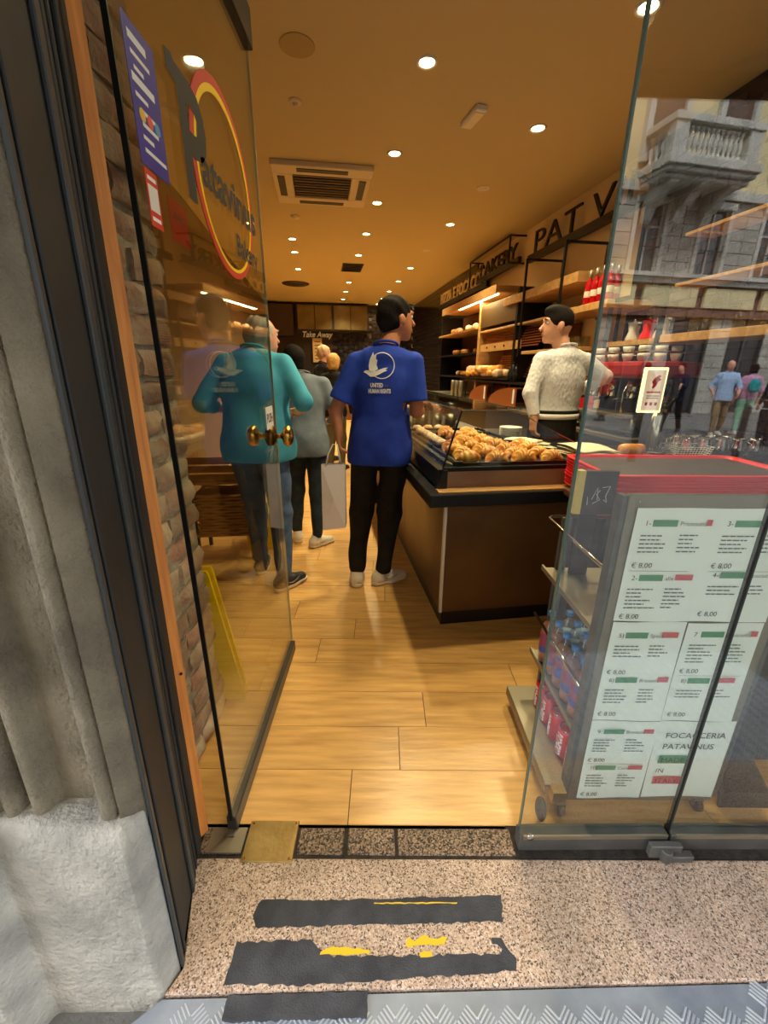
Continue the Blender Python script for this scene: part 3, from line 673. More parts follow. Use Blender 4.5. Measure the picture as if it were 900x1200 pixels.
# price cards along the customer pane
for k in range(7):
    c = obj('price_card', MB().add([(0, 0, 0), (.05, 0, 0), (.05, .10, 0), (0, .10, 0), (0, 0, .022), (.05, 0, .004), (.05, .10, .004), (0, .10, .022)], [(3, 2, 1, 0), (4, 5, 6, 7), (0, 1, 5, 4), (1, 2, 6, 5), (2, 3, 7, 6), (3, 0, 4, 7)]), mat('grey_card', lin(120, 118, 92), .5) if k == 0 else bpy.data.materials['grey_card'], loc=SW(.632, 2.06+k*.135, .926)); c.rotation_euler.z = TH
    tag(c, 'small grey-green price card along the customer glass, %s from the doorway' % ORD[k], 'price card', 'price cards in the pastry case')
    obj('card_print', MB().box(.012, .038, .02, .024, .018, .0185).box(.012, .038, .04, .044, .018, .0185), M['ink'], c)
tag(obj('black_price_holder', MB().box(.66, .71, 2.02, 2.035, .935, .958), M['blackm'], loc=(0, 0, 0), rz=TH), 'small black price holder at the front of the pastry case', 'price holder')
# plates, jars, paper bags on the staff side
pl = MB()
plate = mesh(MB().lathe([(.001, 0), (.05, 0), (.06, .004), (.085, .014), (.086, .017), (.058, .008), (.001, .006)], n=24), 'plate', True); plate.materials.append(M['white'])
for k in range(6): tag(obj('plate', plate, None, loc=SW(1.45, 3.08, .918+k*.011)), 'white plate behind the croissants, %s from the bottom of its stack' % ORD[k], 'plate', 'stacked white plates')
jg = glass_mat('jar_glass', (.88, .9, .82), .08)
def jar(a, b, r, h, label, lidm, gr='glass jars in the case'):
    t = sthing('storage_jar', label, 'jar', a, b, .927, group=gr)
    obj('jar_body', MB().lathe([(r*.9, 0), (r, .01), (r, h*.8), (r*.8, h*.92), (r*.8, h)], n=18), jg, t, smooth=True)
    obj('jar_lid', MB().lathe([(.001, h), (r*.86, h), (r*.88, h+.004), (r*.86, h+.022), (.001, h+.026)], n=18), lidm, t, smooth=True)
    obj('jar_content', MB().lathe([(.001, .004), (r*.85, .006), (r*.85, h*.55), (.001, h*.6)], n=14), M['steel'] if lidm is M['steel'] else M['offw'], t, smooth=True)
jar(.745, 3.66, .065, .16, 'cream-topped glass jar nearest the customer side', M['offw']); jar(.885, 3.66, .055, .18, 'steel-lidded glass jar second from the customer side', M['steel']); jar(1.02, 3.68, .055, .17, 'steel-lidded glass jar in the middle of the jar row', M['steel']); jar(1.15, 3.68, .055, .18, 'steel-lidded jar near the plates', M['steel']); jar(.72, 3.86, .05, .12, 'small cream-lidded jar behind the first jar', M['offw']); jar(.86, 3.86, .06, .12, 'squat cream-lidded jar in the back row', M['offw'])
def sheet(name, w_, d_, amp, sd, mt):
    g = random.Random(sd); n = 6; v = []; f = []
    ph = [g.uniform(0, 6) for _ in range(4)]
    for j in range(n+1):
        for i in range(n+1):
            x, y = w_*i/n, d_*j/n; v.append((x, y, .004+amp*(1+math.sin(3*i/n*2+ph[0])*math.cos(2.5*j/n*2+ph[1]))/2))
    m_ = len(v); v += [(p[0], p[1], max(0, p[2]-.003)) for p in v]
    for j in range(n):
        for i in range(n):
            a = j*(n+1)+i; f.append((a, a+1, a+n+2, a+n+1)); f.append((m_+a+n+1, m_+a+n+2, m_+a+1, m_+a))
    for i in range(n): f.append((i+1, i, m_+i, m_+i+1)); a = n*(n+1)+i; f.append((a, a+1, m_+a+1, m_+a)); a = i*(n+1); f.append((a, a+n+1, m_+a+n+1, m_+a)); a = i*(n+1)+n; f.append((a+n+1, a, m_+a, m_+a+n+1))
    return mesh((v, f), name, True)
bagp = mat('cream_bag_paper', lin(232, 222, 190), .7)
stg = sthing('staff_shelf', 'dark shelf on the staff side of the case holding paper bags', 'shelf', 1.36, 2.02, .832)
obj('board', MB().box(0, .44, 0, 1.5, .06, .085), M['black'], stg); obj('bracket', MB().box(.02, .10, .1, 1.4, 0, .06), M['black'], stg)
for k in range(4):
    bg_ = obj('paper_bag', sheet('paper_bag', .22, .30, .012, k, None), bagp, loc=SW(1.50-.02*k, 2.06+.02*k, .918+k*.016)); bg_.rotation_euler.z = TH+.25-k*.1
    tag(bg_, 'flat cream paper bag near the red trays, %s from the bottom of its pile' % ORD[k], 'paper bag', 'pile of cream paper bags')
for k in range(3):
    bg_ = obj('paper_bag', sheet('paper_bag', .15, .22, .012, k+9, None), bagp, loc=SW(1.37+.01*k, 2.52+.02*k, .918+k*.014)); bg_.rotation_euler.z = TH+.4*k
    tag(bg_, 'small cream paper bag by the plates, %s from the bottom' % ORD[k], 'paper bag', 'loose small paper bags')
# bottles and clear objects on top of the case behind the man
tp_ = sthing('sauce_bottle', 'clear squeeze bottle on the case behind the blue T-shirt man', 'bottle', .80, 4.3, 1.222)
obj('bottle_body', MB().lathe([(.03, 0), (.034, .01), (.034, .12), (.012, .16), (.010, .19)], n=16), jg, tp_, smooth=True); obj('bottle_cap', MB().lathe([(.014, .19), (.013, .215), (.004, .24)], n=12), M['offw'], tp_, smooth=True)
tw = sthing('wrapped_bread', 'clear cellophane bag of bread on top of the case', 'bread bag', .78, 3.75, 1.222)
fd = Field((-.12, -.16, -.01), (.12, .16, .16), .012); fd.ell((0, 0, .05), (.09, .12, .055), .02).cap((0, .08, .08), (.02, .13, .13), .02, .03, .03).folds(.008, (50, 40, 50), 4).cut((0, 0, 0), (0, 0, -1)); fobj('wrapper', fd, glass_mat('cellophane', (.95, .93, .85), .1), tw); obj('loaf', MB().ball((0, 0, .042), (.07, .10, .036), 14, 8), crustp, tw, smooth=True)

# ================================================================ red tray stack on its table
tb = thing('side_table', 'dark side table under the stack of red trays', 'table', (.90, 1.60, 0))
obj('tabletop', MB().box(0, 1.0, .04, .42, .815, .848), M['woodd'], tb, bevel=.003)
for x in (.04, .92):
    for y in (.07, .36): obj('leg', MB().box(x, x+.035, y, y+.03, 0, .815), M['blackm'], tb)
def rrect(x0, x1, y0, y1, r, n=5):
    p = []
    for cx, cy, a in ((x1-r, y0+r, -PI/2), (x1-r, y1-r, 0), (x0+r, y1-r, PI/2), (x0+r, y0+r, PI)):
        for k in range(n+1): t = a+PI/2*k/n; p.append((cx+r*math.cos(t), cy+r*math.sin(t)))
    return p
def tray_mesh(L, W, h):
    o = rrect(0, L, 0, W, .06); i_ = rrect(.022, L-.022, .022, W-.022, .045); b = rrect(.03, L-.03, .03, W-.03, .04); n = len(o)
    v = [(x, y, h-.004) for x, y in o]+[(x, y, h) for x, y in o]+[(x, y, h) for x, y in i_]+[(x, y, .004) for x, y in b]+[(x, y, 0) for x, y in b]+[(x*.985+.007, y*.985+.004, .002) for x, y in o]
    f = []
    for a, c in ((0, 1), (1, 2), (2, 3)): f += [(a*n+k, a*n+(k+1) % n, c*n+(k+1) % n, c*n+k) for k in range(n)]
    f += [(5*n+k, 5*n+(k+1) % n, (k+1) % n, k) for k in range(n)]+[(4*n+k, 4*n+(k+1) % n, 5*n+(k+1) % n, 5*n+k) for k in range(n)]
    f.append(tuple(4*n+k for k in range(n-1, -1, -1)))
    me = mesh((v, f), 'tray'); me.materials.append(M['red']); return me, mesh(([(x, y, .0045) for x, y in b], [tuple(range(n))]), 'tray_liner')
tm, tl = tray_mesh(.86, .47, .016); tl.materials.append(mat('dark_liner', lin(72, 62, 58), .5, bump=.3, bscale=60))
for k in range(10):
    t = thing('serving_tray', 'red plastic serving tray, %s from the bottom of the stack' % ORD[k] if k < 9 else 'topmost red plastic tray with dark mat, on the stack', 'tray', (.925, 1.675, .849+k*.0142), 0, 'stacked red trays' if k < 9 else None)
    t.rotation_euler.z = rnd.uniform(-.008, .008); obj('shell', tm, None, t); obj('mat', tl, None, t)

# ================================================================ drinks rack behind the right glass
rk = thing('drinks_rack', 'steel wheeled drinks rack standing behind the right glass panel', 'rack', (.62, 1.02, 0))
obj('menu_board', MB().box(.0, .485, 0, .012, .035, 1.105), M['steeld'], rk, bevel=.002)
obj('side_upright', MB().box(-.012, .004, .0, .035, .06, 1.10), M['graym'], rk); obj('side_upright', MB().box(.481, .497, .0, .035, .06, 1.10), M['graym'], rk)
for x in (.02, .40): obj('board_screw', MB().cyl(x+.01, -.003, 1.086, 1.09, .004, 8).cyl(x+.01, -.001, .048, .052, .004, 8), M['chrome'], rk)
obj('shelf', MB().box(.005, .475, .012, .48, .655, .662).box(.005, .012, .012, .48, .662, .675), M['steeld'], rk)
obj('shelf', MB().box(.005, .475, .012, .48, .268, .275).box(.005, .012, .012, .48, .275, .288), M['steeld'], rk)
obj('bottom_shelf', MB().box(-.075, .475, .012, .475, .075, .090).box(-.075, -.069, .012, .475, .045, .075).box(-.075, .475, .469, .475, .045, .075), M['steeld'], rk, bevel=.002)
obj('wire_rail', MB().tube([(.03, .03, .876), (.0, .06, .876), (.0, .46, .876), (.02, .48, .876), (.475, .48, .876)], .006, 8), M['chrome'], rk, smooth=True)
obj('wire_rail', MB().tube([(.0, .02, .462), (.0, .47, .462)], .006, 8), M['chrome'], rk, smooth=True)
obj('rear_upright', MB().box(.47, .485, .465, .48, .09, .88), M['graym'], rk); obj('rear_upright', MB().box(.055, .09, .462, .478, .09, .876), M['graym'], rk)
obj('bracket', MB().box(-.058, -.014, -.02, .012, .045, .09), M['brassp'], rk)
for x, y in ((-.03, -.02), (.44, .0), (-.04, .44), (.44, .44)):
    wh = obj('caster', MB().lathe([(.001, -.012), (.018, -.012), (.022, -.008), (.022, .008), (.018, .012), (.001, .012)], x, y, .022, 16, 'x'), M['blackm'], rk, smooth=True); obj('fork', MB().box(x-.016, x+.016, y-.006, y+.006, .022, .046), M['graym'], wh)
tag(obj('grey_door_magnet', MB().ball((.515, .975, .055), (.016, .03, .042), 14, 8).ball((.51, .972, .055), (.012, .02, .03), 12, 8), M['graym'], smooth=True), 'oval grey rubber stop behind the corner of the right glass', 'door stop')
# bottles and cans
pet = glass_mat('clear_pet', (.9, .93, .96), .09); tea = mat('peach_drink', lin(176, 112, 88), .25, spec=.6); lab = mat('pink_blue_label', lin(140, 60, 92), .45, col2=lin(50, 80, 156), scale=14, detail=1, ramp=(.47, .53)); capb = mat('blue_cap', lin(52, 132, 206), .4)
def bottle_proto(nm, label, cat, liquid, lb, loc, gr):
    t = thing(nm, label, cat, loc, 0, gr)
    obj('bottle_shell', MB().lathe([(.001, 0), (.028, .001), (.031, .012), (.031, .15), (.027, .175), (.013, .20), (.0115, .215)], n=16), pet, t, smooth=True)
    if liquid: obj('drink', MB().lathe([(.001, .002), (.027, .004), (.029, .012), (.029, .15), (.024, .172), (.001, .178)], n=14), liquid, t, smooth=True)
    obj('bottle_label', MB().lathe([(.0315, .05), (.0318, .052), (.0318, .135), (.0315, .137)], n=18), lb, t, smooth=True)
    obj('bottle_cap', MB().lathe([(.001, .213), (.014, .213), (.0145, .215), (.0145, .228), (.012, .230), (.001, .230)], n=14), capb, t, smooth=True)
    return t
b0 = bottle_proto('drink_bottle', 'blue-capped peach drink bottle nearest the steel board', 'bottle', tea, lab, (.665, 1.07, .276), 'peach drink bottles on the rack')
for k in range(1, 6): dup(b0, (.665-.0*k, 1.07+k*.072, .276), rnd.uniform(0, 6), 'blue-capped peach drink bottle, %s from the steel board' % ORD[k])
b1 = bottle_proto('water_bottle', 'clear blue-capped water bottle in the first column, nearest the steel board', 'bottle', None, mat('pale_blue_label', lin(150, 180, 214), .5), (.735, 1.07, .276), 'water bottles on the rack')
for c in range(4):
    for k in range(6):
        if c or k: dup(b1, (.735+c*.07, 1.07+k*.072, .276), rnd.uniform(0, 6), 'clear water bottle, %s column from the peach drinks, %s from the steel board' % (ORD[c], ORD[k]))
redc = mat('red_can_paint', lin(206, 22, 34), .28, metal=.3)
can = thing('soda_can', 'red soda can at the left rack edge, nearest the steel board', 'can', (.655, 1.075, .091), 0, 'red soda cans on the rack')
obj('can_body', MB().lathe([(.026, 0), (.033, .008), (.033, .108), (.027, .118)], n=24), redc, can, smooth=True)
obj('can_top', MB().lathe([(.001, .115), (.025, .115), (.026, .12), (.0275, .12), (.0275, .117)], n=20), M['chrome'], can, smooth=True)
v, f = text_vf('Coca-Cola', .05, .0012, .35, .92); wv = max(p[0] for p in v)
# script lettering wrapped on the can, reading upwards
vv = []
for x, y, z_ in v:
    u_ = (x/wv)*.095; th = PI*1.02-(y-.012)/.033*1.0
    vv.append((.0334*math.cos(th), .0334*math.sin(th), .010+u_))
obj('can_lettering', (vv, f), M['print'], can)
for c in range(3):
    for k in range(5):
        if c or k: dup(can, (.655+c*.07, 1.075+k*.075, .091), rnd.uniform(-.3, .3), 'red soda can, %s row from the left rack edge, %s from the steel board' % (ORD[c], ORD[k]))
# chalk board and its post on the rack
cbd = thing('chalk_board', 'small black chalkboard block with a yellow side and white scribble', 'chalkboard', (.70, 1.44, .662))
obj('slate', MB().box(.012, .13, 0, .02, .245, .405), mat('slate', lin(40, 38, 40), .6, col2=lin(56, 54, 56), scale=9), cbd, bevel=.001)
obj('yellow_side', MB().box(-.012, .012, -.001, .03, .245, .405), mat('pale_yellow_side', lin(226, 206, 110), .6), cbd)
obj('post', MB().box(.012, .075, .0, .02, 0, .245), M['black'], cbd)
for pts in ([(.045, .30), (.062, .345), (.066, .30)], [(.05, .285), (.075, .30), (.06, .32), (.072, .335)], [(.078, .345), (.105, .35), (.094, .315), (.10, .29), (.088, .30)], [(.03, .31), (.032, .28)]):
    obj('chalk_line', MB().tube([(x, -.001, z) for x, z in pts], .0012, 5), M['print'], cbd)
# the menu sheets
def menu(name, x0, z0, w_, h_, lines, label, tilt=0.):
    t = thing(name, label, 'paper', (x0, 1.0195, z0))
    n = 10; mm = 8; v = []; f = []; g = random.Random(int(x0*1000+z0*77)); ph = g.uniform(0, 6)
    for j in range(mm+1):
        for i in range(n+1):
            a, b = i/n, j/mm; v.append((w_*a+tilt*b*.01, -.0015-.0022*(1+math.sin(5*a+3*b+ph))*(.4+.6*abs(b-.5)*2), h_*b))
    k = len(v); v += [(p[0], p[1]+.0006, p[2]) for p in v]
    for j in range(mm):
        for i in range(n): a = j*(n+1)+i; f.append((a, a+1, a+n+2, a+n+1)); f.append((k+a+n+1, k+a+n+2, k+a+1, k+a))
    o = obj('sheet', (v, f), M['paper'], t, smooth=True)
    Y0 = -.0066
    for L in lines:
        if L[0] == 'txt': text_on('lettering', L[1], L[6] if len(L) > 6 else M['ink'], t, (L[2]*w_, Y0-.0006, L[3]*h_), (1, 0, 0), (0, 0, 1), L[4], L[5] if len(L) > 5 else 0)
        elif L[0] == 'blk': obj(L[1], MB().box(L[2]*w_, L[3]*w_, Y0-.0002, Y0+.0006, L[4]*h_, L[5]*h_), M[L[6]], t)
        elif L[0] == 'par':
            mb = MB(); q = 0
            for ln in range(L[4]):
                x = L[1]*w_; xe = (L[1]+(L[2]-L[1])*g.uniform(.45, 1))*w_
                while x < xe: l = g.uniform(.006, .018); mb.box(x, min(x+l, xe), Y0, Y0+.0004, (L[3])*h_-ln*.0115, (L[3])*h_-ln*.0115+.0035); x += l+.0025
            obj('small_print', mb, M['inkg'], t)
        elif L[0] == 'line': obj('rule_line', MB().box(L[1]*w_, L[2]*w_, Y0, Y0+.0004, L[3]*h_, L[3]*h_+.0008), M['inkg'], t)
    return t
def item(no, word, y, x=.12, n=5):
    return [('txt', no, x, y, .020), ('blk', 'green_block', x+.10, x+.40, y-.008, y+.045, 'green'), ('txt', word, x+.43, y, .017, 0, M['inkg']), ('blk', 'red_block', x+.43+.045*len(word)*.72, min(.94, x+.43+.045*len(word)*.72+.22), y+.0, y+.05, 'redb'),
            ('par', x-.02, x+.38, y-.09, n), ('par', x+.46, .86, y-.085, n), ('txt', '€ 8,00', x-.06, y-.36, .021)]
AX = .648; AW = .209
menu('menu_sheet', AX, .735, .212, .335, item('1-', 'Prosciutto', .86)+[('line', .05, .80, .47)]+item('2-', 'alle', .39, .10, 6), 'menu sheet with items 1 and 2, top left on the steel board')
menu('menu_sheet', AX+.212, .735, .215, .335, item('3-', 'Prosciutto', .86)+[('line', .05, .80, .47)]+item('4-', 'Prosciutto', .42, .12, 3), 'menu sheet with items 3 and 4, top right on the steel board')
menu('menu_sheet', AX, .380, .209, .352, item('5)', 'Speck', .86, .10, 4)+item('6)', 'Bresaola', .42, .10, 5), 'menu sheet with items 5 and 6, middle left on the steel board')
menu('menu_sheet', AX+.212, .380, .215, .350, item('7', 'Prosciutto', .88, .10, 6)+[('line', .05, .90, .49)]+item('8)', 'con', .42, .10, 3), 'menu sheet with items 7 and 8, middle right on the steel board')
menu('menu_sheet', AX+.0, .052, .209, .325, item('9', 'Bresaola', .86, .10, 5)+[('line', .05, .90, .47)]+item('10)', 'Cotto', .40, .10, 5), 'menu sheet with items 9 and 10, bottom left on the steel board')
menu('menu_sheet', AX+.212, .060, .235, .318, [('txt', 'FOCACCERIA', .10, .80, .031), ('txt', 'PATAVINUS', .10, .66, .031), ('blk', 'green_block', .10, .48, .47, .57, 'green'), ('txt', 'MADE', .13, .485, .028, 0, M['ink']), ('txt', 'IN', .10, .345, .026), ('blk', 'red_block', .10, .50, .19, .29, 'redb'), ('txt', 'ITALY', .13, .205, .028, 0, M['ink'])], 'sheet reading FOCACCERIA PATAVINUS at the bottom of the steel board')
# black cabinet and folded board at the far right
bc = thing('black_cabinet', 'black low cabinet behind the glass at the right edge', 'cabinet', (1.20, 1.19, 0))
obj('carcass', MB().box(0, .6, 0, .40, .04, .76), M['black'], bc, bevel=.004); obj('kick', MB().box(.02, .58, .02, .38, 0, .04), M['blackm'], bc)
for z in (.06, .41): obj('drawer_front', MB().box(.01, .59, -.014, -.001, z, z+.33), M['black'], bc, bevel=.003)
fb = obj('folded_board', MB().hexa([(1.14, 1.02, .004), (1.34, 1.02, .004), (1.34, 1.03, .004), (1.14, 1.03, .004)], [(1.17, 1.15, .34), (1.26, 1.15, .20), (1.26, 1.16, .20), (1.17, 1.16, .34)]), M['black']); tag(fb, 'thin dark board leaning beside the menu rack near the floor', 'board')

# ================================================================ people
skinm = {k: mat('skin_'+k, c, .5) for k, c in dict(light=lin(214, 156, 122), tan=lin(186, 122, 86), pink=lin(224, 160, 134)).items()}
stripem = mat('shoe_stripe', lin(168, 156, 144), .6); lipm = mat('lips', lin(170, 92, 82), .5); eyem = mat('eye_white', lin(230, 226, 220), .3); irism = mat('iris', lin(40, 28, 20), .3)
cloth = {}
def cm_(name, c, c2=None, bump=.25, bs=220, rough=.85, **k):
    if name not in cloth: cloth[name] = mat(name, c, rough, col2=c2, scale=14, bump=bump, bscale=bs, spec=.2, **k)
    return cloth[name]
def person(label, loc, rz, H, group=None, girth=1., step=.010, skin='light', top=None, tz=.86, sleeve='short', trous=None, shoes=None, sole=None, hair=None, hstyle='short', head=(0, .02, 1.668), yaw=0., feet=((-.1, 0, .15), (.1, 0, -.15)),
           armL=((-.27, -.02, 1.14), (-.27, .06, .90)), armR=((.27, -.02, 1.14), (.27, .06, .90)), handL=((0, .15, -1), (1, 0, 0)), handR=((0, .15, -1), (-1, 0, 0)), lean_=(0, 0), neck_cut=True, fold=.004, knit=False, seed=1):
    P = thing('person', label, 'person', loc, rz, group); s = H/1.78; P.scale = (s, s, s); G = girth
    sk = skinm[skin]; lx, ly = lean_
    T = lambda x, y, z: (x+lx*max(0, z-.9)/.6, y+ly*max(0, z-.9)/.6, z)      # the trunk leans above the hips
    sL, sR = T(-.168*G**.4, -.01, 1.435), T(.168*G**.4, -.01, 1.435)
    hc = Vector(head); cy, sy = math.cos(yaw), math.sin(yaw)
    def hp(x, y, z): return (hc.x+x*cy-y*sy, hc.y+x*sy+y*cy, hc.z+z)
    def hn(x, y, z): return (x*cy-y*sy, x*sy+y*cy, z)
    lo = (min(-.30, armL[0][0], armL[1][0])-.12, -.42, 0); hi = (max(.30, armR[0][0], armR[1][0])+.12, .62, 1.85)
    lo = (lo[0], min(-.30, armL[0][1]-.1, armR[0][1]-.1, armL[1][1]-.2, armR[1][1]-.2), 0); hi = (hi[0], max(.30, hc.y+.2, armL[1][1]+.22, armR[1][1]+.22), 1.86)
    # ---- body: one continuous surface
    B = Field((lo[0], lo[1], .04), hi, step)
    B.ell(hp(0, -.012, .012), (.074, .096, .098), rz=yaw).ell(hp(0, .028, -.052), (.054, .062, .062), .03, rz=yaw).cap(hp(0, .066, -.098), hp(0, .05, -.09), .02, .025, .02)
    B.cap(hp(0, .088, .004), hp(0, .106, -.028), .008, .013, .010).cap(hp(-.034, .078, .030), hp(.034, .078, .030), .012, .012, .014).cap(hp(-.018, .084, -.060), hp(.018, .084, -.060), .008, .008, .008)
    for q in (-1, 1): B.ell(hp(q*.077, -.005, -.012), (.011, .021, .033), .006, rz=yaw+q*.3).ell(hp(q*.031, .098, .010), (.015, .014, .009), neg=True, rz=yaw)
    B.cap(hp(0, -.02, -.05), T(0, -.02, 1.44), .054, .062, .025)
    B.ell(T(0, 0, 1.30), (.15*G, .10*G, .19), .05).ell(T(0, .0, 1.08), (.135*G, .09*G, .16), .05).ell((0, -.01, .93), (.14*G, .10*G, .11), .05)
    B.cap(T(-.1, -.01, 1.43), T(.1, -.01, 1.43), .055, .055, .04)
    for sh, (el, wr), (fd, pn), q in ((sL, armL, handL, -1), (sR, armR, handR, 1)):
        B.cap(sh, el, .050, .040, .03).cap(el, wr, .041, .027, .02)
        W = Vector(wr); d = Vector(fd).normalized(); n = Vector(pn).normalized(); n = (n-d*n.dot(d)).normalized(); sd = d.cross(n)*1
        # palm, four fingers of different lengths with a bend, thumb from the side near the wrist
        B.cap(W, W+d*.03, .026, .028, .012)
        for k, (o_, L) in enumerate(((-.027, .062), (-.009, .074), (.009, .070), (.026, .056))):
            b0_ = W+d*.03+sd*o_*.7; b1_ = W+d*.088+sd*o_; B.cap(b0_, b1_, .014, .012, .012)
            m_ = b1_+(d*.86+n*.45).normalized()*L*.55; e_ = m_+(d*.35+n*.95).normalized()*L*.5; B.cap(b1_, m_, .0098, .0092, .004).cap(m_, e_, .0092, .0082, .003)
        tb_ = W+d*.028-sd*.022*(1 if q > 0 else -1)*(1); side = -sd if (d.cross(n)).dot(Vector((0, 1, 0))) < 0 else sd
        tb_ = W+d*.025+side*.022; B.cap(tb_, tb_+(d*.6+side*.7+n*.3).normalized()*.035, .014, .011, .008).cap(tb_+(d*.6+side*.7+n*.3).normalized()*.035, tb_+(d*.6+side*.7+n*.3).normalized()*.035+(d*.9+side*.1+n*.4).normalized()*.028, .011, .009, .004)
    for q, (fx, fy, fyaw) in zip((-1, 1), feet):
        kn_ = Vector(((q*.092+fx)/2, fy*.5+.03, .50)); B.cap((q*.092, 0, .90), kn_, .070, .048, .03).cap(kn_, (fx, fy-.01, .10), .046, .034, .02)
    fobj('body', B, sk, P)
    for q in (-1, 1):
        e = obj('eye', MB().ball(hp(q*.031, .073, .011), .0118, 10, 8), eyem, P, smooth=True); obj('iris', MB().ball(hp(q*.031, .0805, .011), .0056, 8, 6), irism, e, smooth=True)
        if hair and step < .012: obj('eyebrow', MB().tube([hp(q*.016, .092, .030), hp(q*.032, .093, .036), hp(q*.048, .082, .031)], [.003, .0042, .002], 6), hair, P, smooth=True)
    obj('lips', MB().tube([hp(-.022, .084, -.061), hp(-.008, .0925, -.058), hp(.008, .0925, -.058), hp(.022, .084, -.061)], [.002, .0045, .0045, .002], 6), lipm, P, smooth=True)
    # ---- trousers
    if trous:
        F = Field((-.34*G, -.38, .05), (.34*G, .40, 1.10), step)
        F.ell((0, -.012, .95), (.148*G, .108*G, .13), .03).cap((-.05, 0, 1.02), (.05, 0, 1.02), .085*G, .085*G, .03)
        for q, (fx, fy, fyaw) in zip((-1, 1), feet):
            kn_ = Vector(((q*.092+fx)/2, fy*.5+.03, .50)); F.cap((q*.092, -.005, .88), kn_, .088*G**.5, .074, .03).cap(kn_, (fx, fy-.01, .12), .074, .052, .02).cap((q*.092, -.05, .90), (q*.095, -.04, .80), .062*G, .055, .04)
        F.folds(.007, (9, 9, 22), seed+5).cut((0, 0, .085), (0, 0, -1)).cut((0, 0, 1.04), (0, 0, 1)); tro = fobj('trousers', F, trous, P)
    # ---- top
    if top:
        F = Field((lo[0], lo[1], tz-.05), (hi[0], hi[1], 1.62), step); k_ = .05
        F.ell(T(0, -.005, 1.29), (.174*G, .122*G, .22), k_).ell(T(0, .0, 1.10), (.165*G, .118*G**1.15, .19), k_).ell((lx*.05, -.005, .97), (.184*G, .136*G, .18), k_)
        if tz < .9: F.cap((-.06, 0, tz+.02), (.06, 0, tz+.02), .128*G, .128*G, .06)
        F.cap(T(-.085, -.012, 1.448), T(.085, -.012, 1.448), .066, .066, .045).cap(T(0, -.02, 1.47), T(0, -.02, 1.52), .085, .060, .035)
        for sh, (el, wr), q in ((sL, armL, -1), (sR, armR, 1)):
            S0, E0, W0 = Vector(sh), Vector(el), Vector(wr)
            if sleeve == 'short': e_ = S0+(E0-S0)*.86; F.cap(S0, e_, .058, .070, .04)
            elif sleeve == 'elbow': e_ = E0+(W0-E0)*.30; F.cap(S0, E0, .062, .057, .04).cap(E0, e_, .057, .050, .02)
            else: e_ = E0+(W0-E0)*.97; F.cap(S0, E0, .060, .050, .04).cap(E0, e_, .050, .036, .02)
        F.folds(fold, (14, 14, 12), seed)
        for sh, (el, wr), q in ((sL, armL, -1), (sR, armR, 1)):
            S0, E0, W0 = Vector(sh), Vector(el), Vector(wr)
            c_, d_ = (S0+(E0-S0)*.80, E0-S0) if sleeve == 'short' else ((E0+(W0-E0)*.30, W0-E0) if sleeve == 'elbow' else (E0+(W0-E0)*.95, W0-E0))
            F.cutl(c_, d_, .10)
        nk = Vector(T(0, -.01, 1.505)); F.cut((nk.x, nk.y-.03, nk.z+.022), (0, .30, 1)).cut((0, 0, tz), (0, 0, -1))
        shirt = fobj('top', F, top, P)
        if neck_cut:
            pts = []
            for k in range(24):
                t = 2*PI*k/24; x, y = .068*math.cos(t), .064*math.sin(t)+.008; pts.append((nk.x+x, nk.y-.012+y, nk.z+.030-.30*(y+.02)))
            obj('collar', MB().tube(pts, .008, 8, True), top, P, smooth=True)
    # ---- hair
    if hair:
        F = Field(tuple(np.array(hp(0, 0, 0))-.22), tuple(np.array(hp(0, 0, 0))+.2), step*.8)
        if hstyle in ('short', 'sides'):
            F.ell(hp(0, -.020, .022), (.085, .104, .102), .01, rz=yaw).ell(hp(0, -.045, -.02), (.074, .072, .075), .02, rz=yaw)
            F.folds(.0075, (60, 60, 45), seed+2); F.cut(hp(0, .086, .070), hn(0, .85, -.53)) if hstyle == 'short' else F.cut(hp(0, .02, .0), hn(0, 1, -.2)).ell(hp(0, .02, .085), (.058, .09, .06), neg=True, rz=yaw)
            F.cut(hp(0, -.06, -.085), hn(0, 0, -1))
        elif hstyle == 'bob':
            F.ell(hp(0, -.022, .018), (.094, .112, .108), .02, rz=yaw).ell(hp(0, -.035, -.06), (.086, .085, .08), .03, rz=yaw).folds(.004, (50, 50, 16), seed+2)
            F.ell(hp(0, .10, -.03), (.065, .08, .088), neg=True, rz=yaw).cut(hp(0, 0, -.13), hn(0, 0, -1))
        elif hstyle == 'topknot':
            F.ell(hp(0, -.014, .030), (.080, .098, .096), .01, rz=yaw).ell(hp(0, .03, .092), (.056, .06, .032), .03, rz=yaw).folds(.003, (60, 60, 40), seed+2).cut(hp(0, .086, .064), hn(0, .84, -.54)).cut(hp(0, -.06, -.075), hn(0, 0, -1))
        fobj('hair', F, hair, P)
